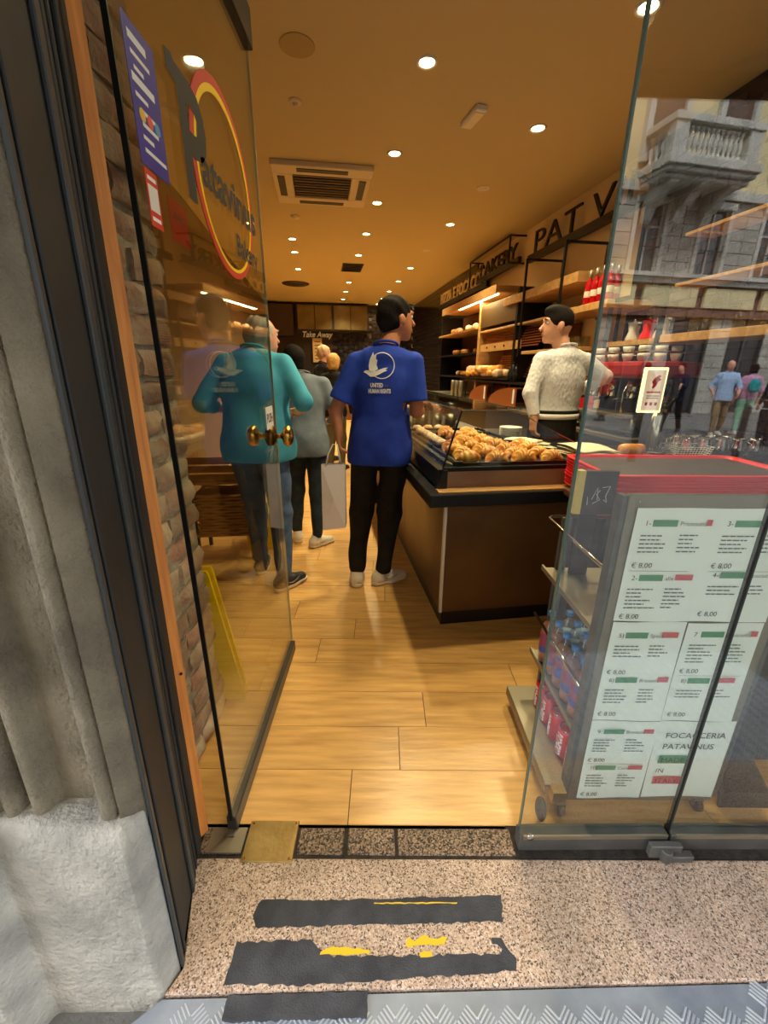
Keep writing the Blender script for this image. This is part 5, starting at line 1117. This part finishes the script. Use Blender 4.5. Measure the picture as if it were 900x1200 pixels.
for k in range(3):
    t = sthing('pepper_mill', ['black bottle left of the slatted rack', 'tall black mill beside the black bottle', 'black jar right of the mill'][k], 'mill', 2.46, 5.42-k*.09, 1.262); obj('mill_body', MB().lathe([(.001, 0), (.03, 0), (.032, .1), (.016, .14), (.022, .17+.03*(k == 1)), (.001, .19+.03*(k == 1))], n=14), M['black'], t, smooth=True); obj('mill_knob', MB().ball((0, 0, .2+.03*(k == 1)), .012, 8, 6), M['black'], t, smooth=True)
gl_ = mesh(MB().lathe([(.001, 0), (.028, .001), (.034, .10), (.032, .10), (.026, .006), (.001, .006)], n=14), 'glass', True); gl_.materials.append(jg)
for k in range(8): tag(obj('drinking_glass', gl_, None, loc=SW(2.50+(k % 2)*.09, 4.05+(k//2)*.10, 1.621)), 'clear tumbler behind the assistant, %s row on the narrow oak shelf, %s from the entrance' % (['front', 'rear'][k % 2], ORD[k//2]), 'glass', 'tumblers on the narrow shelf')
# tall cups / dispensers behind the case
for k in range(3):
    t = sthing('cup_stack', ['first grey cup stack from the left behind the case', 'second grey cup stack behind the case', 'third grey cup stack behind the case'][k], 'cups', 2.38, 7.55-k*.22, .961); obj('cup_tube', MB().lathe([(.04, 0), (.042, .26), (.036, .27)], n=14), M['steeld'], t, smooth=True)

# ================================================================ coffee station
cs = thing('bar_counter', 'black bar counter behind the right glass', 'counter', (1.36, 2.34, 0))
obj('body', MB().box(.02, .93, .02, .40, 0, .90), M['black'], cs); obj('worktop', MB().box(0, .95, 0, .42, .90, .935), M['blackm'], cs, bevel=.003)
cf = sthing('coffee_counter', 'dark coffee counter along the right wall', 'counter', 2.20, 2.75, 0)
obj('body', MB().box(.02, .65, 0, .86, 0, .90), M['black'], cf); obj('worktop', MB().box(0, .655, 0, .87, .90, .93), M['steeld'], cf)
em = sthing('espresso_machine', 'large red and chrome espresso machine seen through the glass', 'coffee machine', 2.24, 2.82, .931)
obj('base', MB().box(.02, .52, 0, .76, .03, .14), M['chrome'], em, bevel=.01); obj('drip_tray', MB().box(-.02, .25, .03, .73, .14, .155), M['steeld'], em)
obj('back_body', MB().box(.26, .52, 0, .76, .14, .44), M['blackm'], em, bevel=.02, seg=2); obj('head', MB().box(.0, .52, -.01, .77, .42, .54), mat('dark_red_enamel', lin(150, 24, 30), .3), em, bevel=.03, seg=2); obj('top_rail', MB().tube([(.02, .0, .60), (.02, .76, .60), (.50, .76, .60), (.50, 0, .60)], .008, 8, True), M['chrome'], em)
for y in (.15, .38, .61):
    gh = obj('group_head', MB().lathe([(.001, .28), (.035, .28), (.04, .34), (.04, .40)], .10, y, 0, 16), M['chrome'], em, smooth=True); obj('portafilter', MB().cyl(.10, y, .265, .285, .034, 14).tube([(.08, y, .275), (-.06, y-.02, .262)], [.009, .013], 8), M['blackm'], gh, smooth=True)
for x, y in ((.05, .05), (.05, .71), (.48, .05), (.48, .71)): obj('foot', MB().cyl(x, y, 0, .03, .02, 10), M['blackm'], em)
obj('steam_wand', MB().tube([(-.01, .70, .40), (-.06, .72, .32), (-.05, .72, .18)], .006, 8), M['chrome'], em, smooth=True); obj('steam_wand', MB().tube([(-.01, .06, .40), (-.06, .04, .32), (-.05, .04, .18)], .006, 8), M['chrome'], em, smooth=True)
cupm = mesh(MB().lathe([(.001, 0), (.022, 0), (.036, .03), (.040, .055), (.037, .055), (.03, .02), (.001, .006)], n=16), 'cup', True); cupm.materials.append(M['white'])
for k in range(24): tag(obj('coffee_cup', cupm, None, loc=SW(2.32+(k % 3)*.13, 2.90+((k//3) % 4)*.17, 1.472+(k//12)*.05)), 'white cup on the espresso machine, %s layer, %s row from entrance, %s from aisle' % (['lower', 'upper'][k//12], ORD[(k//3) % 4], ORD[k % 3]), 'cup', 'white cups on the espresso machine')
gr = thing('coffee_grinder', 'chrome and black coffee grinder at the end of the bar counter', 'grinder', (1.60, 2.52, .935))
obj('grinder_body', MB().lathe([(.001, 0), (.09, 0), (.09, .02), (.06, .05), (.065, .22), (.05, .26), (.001, .26)], n=20), M['chrome'], gr, smooth=True); obj('hopper', MB().lathe([(.04, .26), (.085, .33), (.09, .42), (.085, .43), (.001, .44)], n=20), jg, gr, smooth=True)
g = random.Random(9)
for k in range(9):
    o = obj('milk_jug', MB().lathe([(.001, 0), (.04, 0), (.043, .05), (.033, .09), (.036, .10), (.031, .09), (.038, .05), (.001, .005)], n=16).tube([(.04, 0, .085), (.065, 0, .075), (.06, 0, .03), (.042, 0, .025)], .004, 6), M['chrome'], loc=(1.76+.10*(k % 5)+.03*(k//5), 2.44+.12*(k//5), .936), smooth=True); o.rotation_euler.z = g.uniform(0, 6); tag(o, 'small steel milk jug on the bar counter, %s row, %s from the grinder' % (['front', 'rear'][k//5], ORD[k % 5]), 'jug', 'steel jugs on the bar counter')
# illuminated sign on a stem
sg = thing('illuminated_sign', 'small lit counter sign with pale yellow border and red emblem', 'sign', (1.415, 2.40, .936))
_t = R_(-2)
obj('lit_border', MB().box(0, .128, 0, .02, .245, .485), mat('lit_border', (1, .9, .5), emit=(1, .86, .40), estr=1.9), sg, bevel=.004); obj('sign_face', MB().box(.012, .116, -.003, .0, .258, .472), mat('lit_face', lin(214, 190, 150), emit=(.95, .72, .5), estr=.6), sg)
obj('sign_stem', MB().box(.05, .078, .004, .016, .012, .245).box(.0, .128, -.03, .05, 0, .012), M['blackm'], sg)
obj('emblem', MB().extr([(.055, .395), (.046, .41), (.056, .43), (.078, .446), (.092, .44), (.082, .432), (.094, .422), (.080, .412), (.072, .39), (.060, .375), (.05, .38)], (0, -.0034, 0), (1, 0, 0), (0, 0, 1), (0, -.0006, 0)), M['red'], sg)
obj('emblem_text', MB().box(.026, .102, -.0042, -.0032, .352, .360), M['red'], sg); 
for k in range(2): obj('small_print', MB().box(.03, .098, -.0042, -.0032, .334-k*.012, .338-k*.012), M['inkg'], sg)
for k in range(3): obj('icon', MB().box(.030+k*.026, .044+k*.026, -.0042, -.0032, .285, .302), M['redr'], sg)
# framed pot shelf, red and white pots
pf = sthing('framed_shelf', 'black framed wall shelf holding white and red pots', 'shelf', 2.50, 3.02, 1.58)
obj('shelf_board', MB().box(.02, .38, .02, .62, .02, .06), M['wood'], pf); obj('frame', MB().box(0, .03, 0, .03, 0, .40).box(0, .03, .61, .64, 0, .40).box(0, .03, .03, .61, .37, .40).box(0, .03, .03, .61, 0, .02), M['blackm'], pf)
for k, (b, m__, lb) in enumerate(((3.50, 'white', 'white moka pot on the framed shelf'), (3.33, 'red', 'bright red moka pot on the framed shelf'), (3.18, 'white', 'pale pot at the near end of the framed shelf'))):
    t = sthing('moka_pot', lb, 'pot', 2.66, b, 1.641); obj('pot_body', MB().lathe([(.001, 0), (.055, 0), (.06, .02), (.038, .08), (.052, .15), (.001, .155)], n=10), M[m__], t, smooth=True); obj('lid_knob', MB().ball((0, 0, .165), .012, 8, 6), M['chrome'], t, smooth=True); obj('pot_handle', MB().tube([(.0, -.05, .13), (0, -.085, .12), (0, -.075, .06)], .007, 6), M['blackm'], t, smooth=True)
g = random.Random(21)
for k in range(10): tag(obj('drinking_glass', gl_, None, loc=SW(2.58+(k % 2)*.1, 2.12+(k//2)*.17, 1.656)), 'tumbler on the oak shelf behind the glass panel, %s row, %s from the entrance' % (['front', 'rear'][k % 2], ORD[k//2]), 'glass', 'tumblers on the right oak shelf')
rbx = sthing('red_box', 'red box standing on the back counter right of the assistant', 'box', 2.40, 3.86, .961); obj('box_body', MB().box(0, .25, 0, .22, 0, .30), M['red'], rbx, bevel=.004); obj('box_label', MB().box(-.002, 0, .03, .19, .1, .2), M['print'], rbx)
# wire basket and bread roll on the bar counter
wk = thing('wire_basket', 'small white wire basket on the black bar counter', 'basket', (1.62, 2.30, .936)); wk.location = (1.66, 2.345, .936)
for k in range(6): z = .004+k*.012; e = .008*k*.4; obj('wire_hoop', MB().tube([(-e, -e, z), (.17+e, -e, z), (.17+e, .12+e, z), (-e, .12+e, z)], .0016, 5, True), M['print'], wk)
for k in range(12): x = .17*k/11; obj('wire_rib', MB().tube([(x*1.0, 0, .004), (x-.012+.024*k/11, -.014, .064)], .0013, 5), M['print'], wk)
br = obj('bread_roll', loafm[1], None, loc=(1.42, 2.39, .936)); br.scale = (.8, .8, .9); tag(br, 'golden bread roll on the bar counter above the red trays', 'bread')

# ================================================================ back wall
cb_ = sthing('wall_cabinet', 'pair of glass-fronted cabinets above the take away sign', 'cabinet', -.56, 13.25, 2.46)
obj('carcass', MB().box(0, 2.08, .04, .39, 0, .70), M['darkwall'], cb_)
pm_ = mat('bronze_glass_panel', lin(140, 122, 78), .3, metal=.35, col2=lin(120, 102, 62), scale=3)
for k in range(4): obj('door', MB().box(.04+k*.49+(.05 if k > 1 else 0), .04+k*.49+.465+(.05 if k > 1 else 0), .01, .04, .03, .66), pm_, cb_, bevel=.004)
cl_ = sthing('wall_cabinet', 'dark wall cabinet at the far left of the back wall', 'cabinet', -1.38, 13.2, 2.30); obj('carcass', MB().box(0, .74, .03, .44, 0, .84), M['darkwall'], cl_); obj('door', MB().box(.02, .72, 0, .03, .02, .82), mat('dark_bronze_door', lin(72, 54, 36), .4), cl_)
t = sthing('wall_sign', 'pale words Take Away on the dark back wall', 'sign', -.44, 13.59, 2.30); text_on('lettering', 'Take Away', mat('pale_gold_letters', lin(214, 196, 140), .5, emit=(1, .8, .4), estr=.12), t, (0, 0, 0), (1, 0, 0), (0, 0, 1), .22, .004, .25, width=.88, depth=.006)
t = sthing('wall_poster', 'narrow pale menu poster on the back wall', 'poster', -.14, 13.58, 1.60); obj('board', MB().box(0, .28, 0, .02, 0, .67), mat('cream_poster', lin(236, 206, 144), .6), t)
for k in range(6): obj('poster_print', MB().box(.06, .22, -.002, 0, .08+k*.095, .11+k*.095), mat('brown_print', lin(150, 110, 70), .6) if k == 0 else bpy.data.materials['brown_print'], t)
bct = sthing('rear_counter', 'brown take away counter along the back wall', 'counter', -1.0, 12.5, 0); obj('body', MB().box(0, 2.3, 0, .6, 0, 1.0), M['woodd'], bct); obj('worktop', MB().box(-.03, 2.33, -.03, .6, 1.0, 1.04), M['black'], bct)

# ================================================================ left side: basket stand, yellow crate, folded warning sign
ws = thing('basket_stand', 'dark wooden stand with a crate and a wicker basket by the left wall', 'stand', (-1.42, 2.92, 0), TH*.8)
for x in (0, .40):
    for y in (0, .30): obj('leg', MB().box(x, x+.025, y, y+.025, 0, .62), M['blackm'], ws)
obj('lower_shelf', MB().box(-.01, .435, -.01, .335, .195, .215), M['cratew'], ws); obj('upper_shelf', MB().box(-.01, .435, -.01, .335, .60, .62), M['cratew'], ws)
cr = thing('wooden_crate', 'open wooden crate on top of the basket stand', 'crate', (-1.42, 2.92, .621), TH*.8)
for k in range(3): obj('slat', MB().box(0, .42, 0, .012, .005+k*.062, .055+k*.062), M['cratew'], cr); obj('slat', MB().box(.408, .42, .012, .31, .005+k*.062, .055+k*.062), M['cratew'], cr); obj('slat', MB().box(0, .012, .012, .31, .005+k*.062, .055+k*.062), M['cratew'], cr)
obj('crate_bottom', MB().box(.012, .408, .012, .31, 0, .008), M['cratew'], cr)
wkb = thing('wicker_basket', 'tall woven wicker basket on the lower shelf of the stand', 'basket', (-1.22, 3.07, .216), TH*.8); wick = mat('wicker', lin(168, 120, 66), .7, rvar=.15)
wv_ = MB()
for k in range(13):
    pts = [(x*(.17+.0012*k)+.0, y*(.125+.001*k), .012+k*.024+(.006 if (q % 2) == (k % 2) else -.004)) for q, (x, y) in enumerate([(-1, -1), (-.5, -1.02), (0, -1), (.5, -1.02), (1, -1), (1.02, 0), (1, 1), (0, 1.02), (-1, 1), (-1.02, 0)])]
    obj('woven_band', MB().tube(pts, .0115, 6, True), wick, wkb, smooth=True)
obj('basket_shade_fill', MB().box(-.155, .155, -.11, .11, .004, .30), mat('wicker_shadow', lin(120, 80, 42), .8), wkb)  # inner box in a darker wicker tone painted as the shade behind the weave
yc = thing('yellow_crate', 'yellow plastic crate on the floor beside the basket stand', 'crate', (-1.10, 3.12, 0), TH); obj('shell', MB().hexa([(0, 0, 0), (.26, 0, 0), (.26, .28, 0), (0, .28, 0)], [(-.01, -.01, .30), (.27, -.01, .30), (.27, .29, .30), (-.01, .29, .30)]), M['yel'], yc, bevel=.008, seg=2); obj('rim', MB().box(-.015, .275, -.015, .295, .29, .31), M['yel'], yc, bevel=.004)
wf = thing('floor_warning_sign', 'yellow folded floor warning sign standing behind the brick pier', 'floor sign', (-.765, 1.50, 0))
obj('panel', MB().extr([(-.15, 0), (.15, 0), (.15, .03), (.052, .60), (.045, .62), (-.045, .62), (-.055, .60)], (0, 0, 0), (1, 0, 0), (0, .04, .999), (0, .012, 0)), M['yel'], wf); obj('panel', MB().extr([(-.15, 0), (.15, 0), (.15, .03), (.052, .60), (.045, .62), (-.045, .62), (-.055, .60)], (0, .05, 0), (1, 0, 0), (0, .05, .998), (0, -.012, 0)), M['yel'], wf)

# ================================================================ across the street: the building, its balcony, awning overhead
aw = thing('shop_awning', 'brown canvas awning over the shop entrance', 'awning', (0, 0, 0))
awm = mat('brown_canvas', lin(120, 98, 66), .9, bump=.1)
obj('canvas', MB().add([(-3, .6, 3.25), (6, .6, 3.25), (6, -1.15, 2.97), (-3, -1.15, 2.97), (-3, .6, 3.26), (6, .6, 3.26), (6, -1.15, 2.98), (-3, -1.15, 2.98)], [(0, 1, 2, 3), (7, 6, 5, 4), (0, 4, 5, 1), (1, 5, 6, 2), (2, 6, 7, 3), (3, 7, 4, 0)]), awm, aw); obj('valance', MB().box(-3, 6, -1.165, -1.15, 2.86, 2.985), awm, aw); obj('front_bar', MB().tube([(-3, -1.15, 2.98), (6, -1.15, 2.98)], .02, 8), M['blackm'], aw)
for x in (-2.8, 1.9, 5.8): obj('arm', MB().tube([(x, .6, 2.9), (x, -.3, 2.75), (x, -1.14, 2.96)], .02, 8), M['blackm'], aw)
ash = mat('grey_ashlar', lin(168, 164, 152), .9, col2=lin(146, 142, 130), scale=1.2, detail=8, rvar=.07, bump=.3, bscale=12)
cream2 = mat('cream_stucco', lin(222, 206, 158), .9, col2=lin(206, 190, 146), scale=.8, detail=6)
stn = mat('pale_cornice_stone', lin(196, 192, 180), .85, col2=lin(172, 168, 156), scale=2, detail=8)
win = mat('dark_window_glass', lin(60, 68, 72), .08, spec=.8); dk = mat('dark_shopfront', lin(44, 42, 42), .3); brk = mat('red_brown_stucco', lin(120, 84, 70), .85, col2=lin(104, 72, 60), scale=3)
FB = thing('town_building', 'grey and cream town house with stone balconies across the street', 'building', (9, 1.80-15, -.06), -math.atan(.19))
obj('wall', MB().box(-20, 14, -3, -.12, 0, 4.2), brk, FB); obj('wall', MB().box(-20, 14, -3, -.10, 4.2, 6.9), M['mortar'], FB); obj('upper_wall', MB().box(-20, 14, -3, -.10, 6.9, 16), cream2, FB)
bays = [k*2.42-.55-2.42*8+0 for k in range(13)]     # centre of each window bay
bays = [-.5+2.42*(k-7) for k in range(12)]
obj('belt_course', MB().box(-20, 14, -.12, .16, 3.20, 3.42), brk, FB); obj('belt_course', MB().box(-20, 14, -.12, .10, 4.18, 4.34), stn, FB); obj('belt_course', MB().box(-20, 14, -.12, .20, 4.34, 4.46), stn, FB); obj('belt_course', MB().box(-20, 14, -.12, .14, 6.55, 6.80), stn, FB); obj('top_cornice', MB().box(-20, 14, -.12, .6, 15.4, 16.0), stn, FB)
for k in range(14): obj('frieze_panel', MB().box(-19.6+k*2.42, -19.6+k*2.42+2.1, -.12, .02, 3.50, 4.12), cream2, FB, bevel=.02)
# ground floor ashlar piers and shopfronts
asm = {}
def ashlar(x0, x1, z0, z1):
    k = (round(x1-x0, 2), round(z1-z0, 2))
    if k not in asm: asm[k] = mesh(MB().box(.01, x1-x0-.01, -.12, .03, .01, z1-z0-.01), 'ashlar_block'); asm[k].materials.append(ash)
    obj('ashlar_block', asm[k], None, FB, loc=(x0, 0, z0))
for i, c in enumerate(bays):
    if -7 < c < 9:
        for r in range(6): z0 = 4.46+r*.348; ashlar(c+.66, c+1.21, z0, z0+.348); ashlar(c+1.21, c+1.76, z0, z0+.348)
        for r in range(8): z0 = r*.40; ashlar(c+.78, c+1.64, z0, z0+.40)
    sf = obj('shopfront', MB().box(c-.76, c+.76, -.11, -.08, .1, 2.95), dk, FB); obj('door_frame', MB().box(c-.80, c-.76, -.10, .0, 0, 3.0).box(c+.76, c+.80, -.10, .0, 0, 3.0).box(c-.76, c+.76, -.10, 0, 2.95, 3.05).box(c-.03, c+.03, -.08, -.03, .1, 2.95), M['graym'], sf)
    # mezzanine window
    w_ = obj('window', MB().box(c-.64, c-.50, -.12, .06, 4.46, 6.30).box(c+.50, c+.64, -.12, .06, 4.46, 6.30).box(c-.64, c+.64, -.12, .10, 6.30, 6.50), stn, FB)
    obj('pane', MB().box(c-.50, c-.03, -.12, -.10, 4.5, 6.3).box(c+.03, c+.50, -.12, -.10, 4.5, 6.3), win, w_); obj('casement', MB().box(c-.03, c+.03, -.12, -.06, 4.5, 6.3).box(c-.50, c-.45, -.11, -.06, 4.5, 6.3).box(c+.45, c+.50, -.11, -.06, 4.5, 6.3).box(c-.5, c+.5, -.11, -.06, 5.7, 5.75), stn, w_)
    obj('window_rail', MB().box(c-.50, c+.50, .03, .05, 5.15, 5.18), M['blackm'], w_)
    w_ = obj('window', MB().box(c-.70, c-.52, -.12, .06, 7.3, 10.0).box(c+.52, c+.70, -.12, .06, 7.3, 10.0).box(c-.80, c+.80, -.12, .16, 10.0, 10.25), stn, FB); obj('shutter', MB().box(c-.52, c+.52, -.11, -.05, 7.3, 10.0), mat('brown_shutter', lin(96, 74, 58), .6) if i == 0 else bpy.data.materials['brown_shutter'], w_)
    w_ = obj('window', MB().box(c-.70, c-.52, -.12, .06, 11.6, 14.2).box(c+.52, c+.70, -.12, .06, 11.6, 14.2).box(c-.80, c+.80, -.12, .16, 14.2, 14.4), stn, FB); obj('shutter', MB().box(c-.52, c+.52, -.11, -.05, 11.6, 14.2), bpy.data.materials['brown_shutter'], w_)
balp = [(.001, 0), (.07, 0), (.07, .05), (.045, .07), (.035, .12), (.075, .25), (.07, .33), (.035, .48), (.045, .56), (.07, .58), (.07, .64), (.001, .64)]
bal = mesh(MB().lathe(balp, n=10), 'baluster', True); bal.materials.append(stn)
BALX = [(-1.15, 1.75), (-10.8, -7.9), (6.1, 9.0)]
for (x0, x1) in BALX:
    bc_ = obj('balcony', MB().box(x0-.05, x1+.05, 0, 1.15, 6.98, 7.10).box(x0-.12, x1+.12, 0, 1.24, 7.10, 7.32).box(x0, x1, .05, 1.0, 6.86, 6.98), stn, FB, bevel=.02, loc=(0, 0, -.27))
    obj('parapet_rail', MB().box(x0-.06, x1+.06, .84, 1.14, 8.10, 8.28).box(x0-.06, x0+.24, .1, .84, 8.10, 8.28).box(x1-.24, x1+.06, .1, .84, 8.10, 8.28), stn, bc_, bevel=.015)
    for xx in (x0, x1-.42): obj('parapet_pier', MB().box(xx, xx+.42, .82, 1.10, 7.32, 8.10), stn, bc_)
    nb = 11
    for q in range(nb): obj('baluster', bal, None, bc_, loc=(x0+.60+(x1-x0-1.2)*q/(nb-1), .98, 7.40))
    for q in range(3):
        obj('baluster', bal, None, bc_, loc=(x0+.12, .2+.22*q, 7.40)); obj('baluster', bal, None, bc_, loc=(x1-.12, .2+.22*q, 7.40))
    obj('parapet_plinth', MB().box(x0+.0, x1, .86, 1.10, 7.32, 7.40), stn, bc_)
    for xx in (x0+.25, (x0+x1)/2-.15, x1-.55): obj('corbel', MB().extr([(0, 0), (.95, 0), (.90, -.18), (.62, -.26), (.42, -.52), (.22, -.62), (.12, -.90), (0, -.98)], (xx, .04, 6.98), (0, 1, 0), (0, 0, 1), (.30, 0, 0)), stn, bc_)
# striped awning frame over the shop across the street and a street bollard row
for k in range(3):
    t = thing('bollard', ['grey street bollard nearest the right glass reflection', 'middle grey street bollard', 'grey street bollard farthest left'][k], 'bollard', (6.2-k*1.8, -5.2, -.06)); obj('post', MB().lathe([(.07, 0), (.06, .05), (.05, .8), (.06, .84), (.05, .92), (.001, .96)], n=14), M['graym'], t, smooth=True)
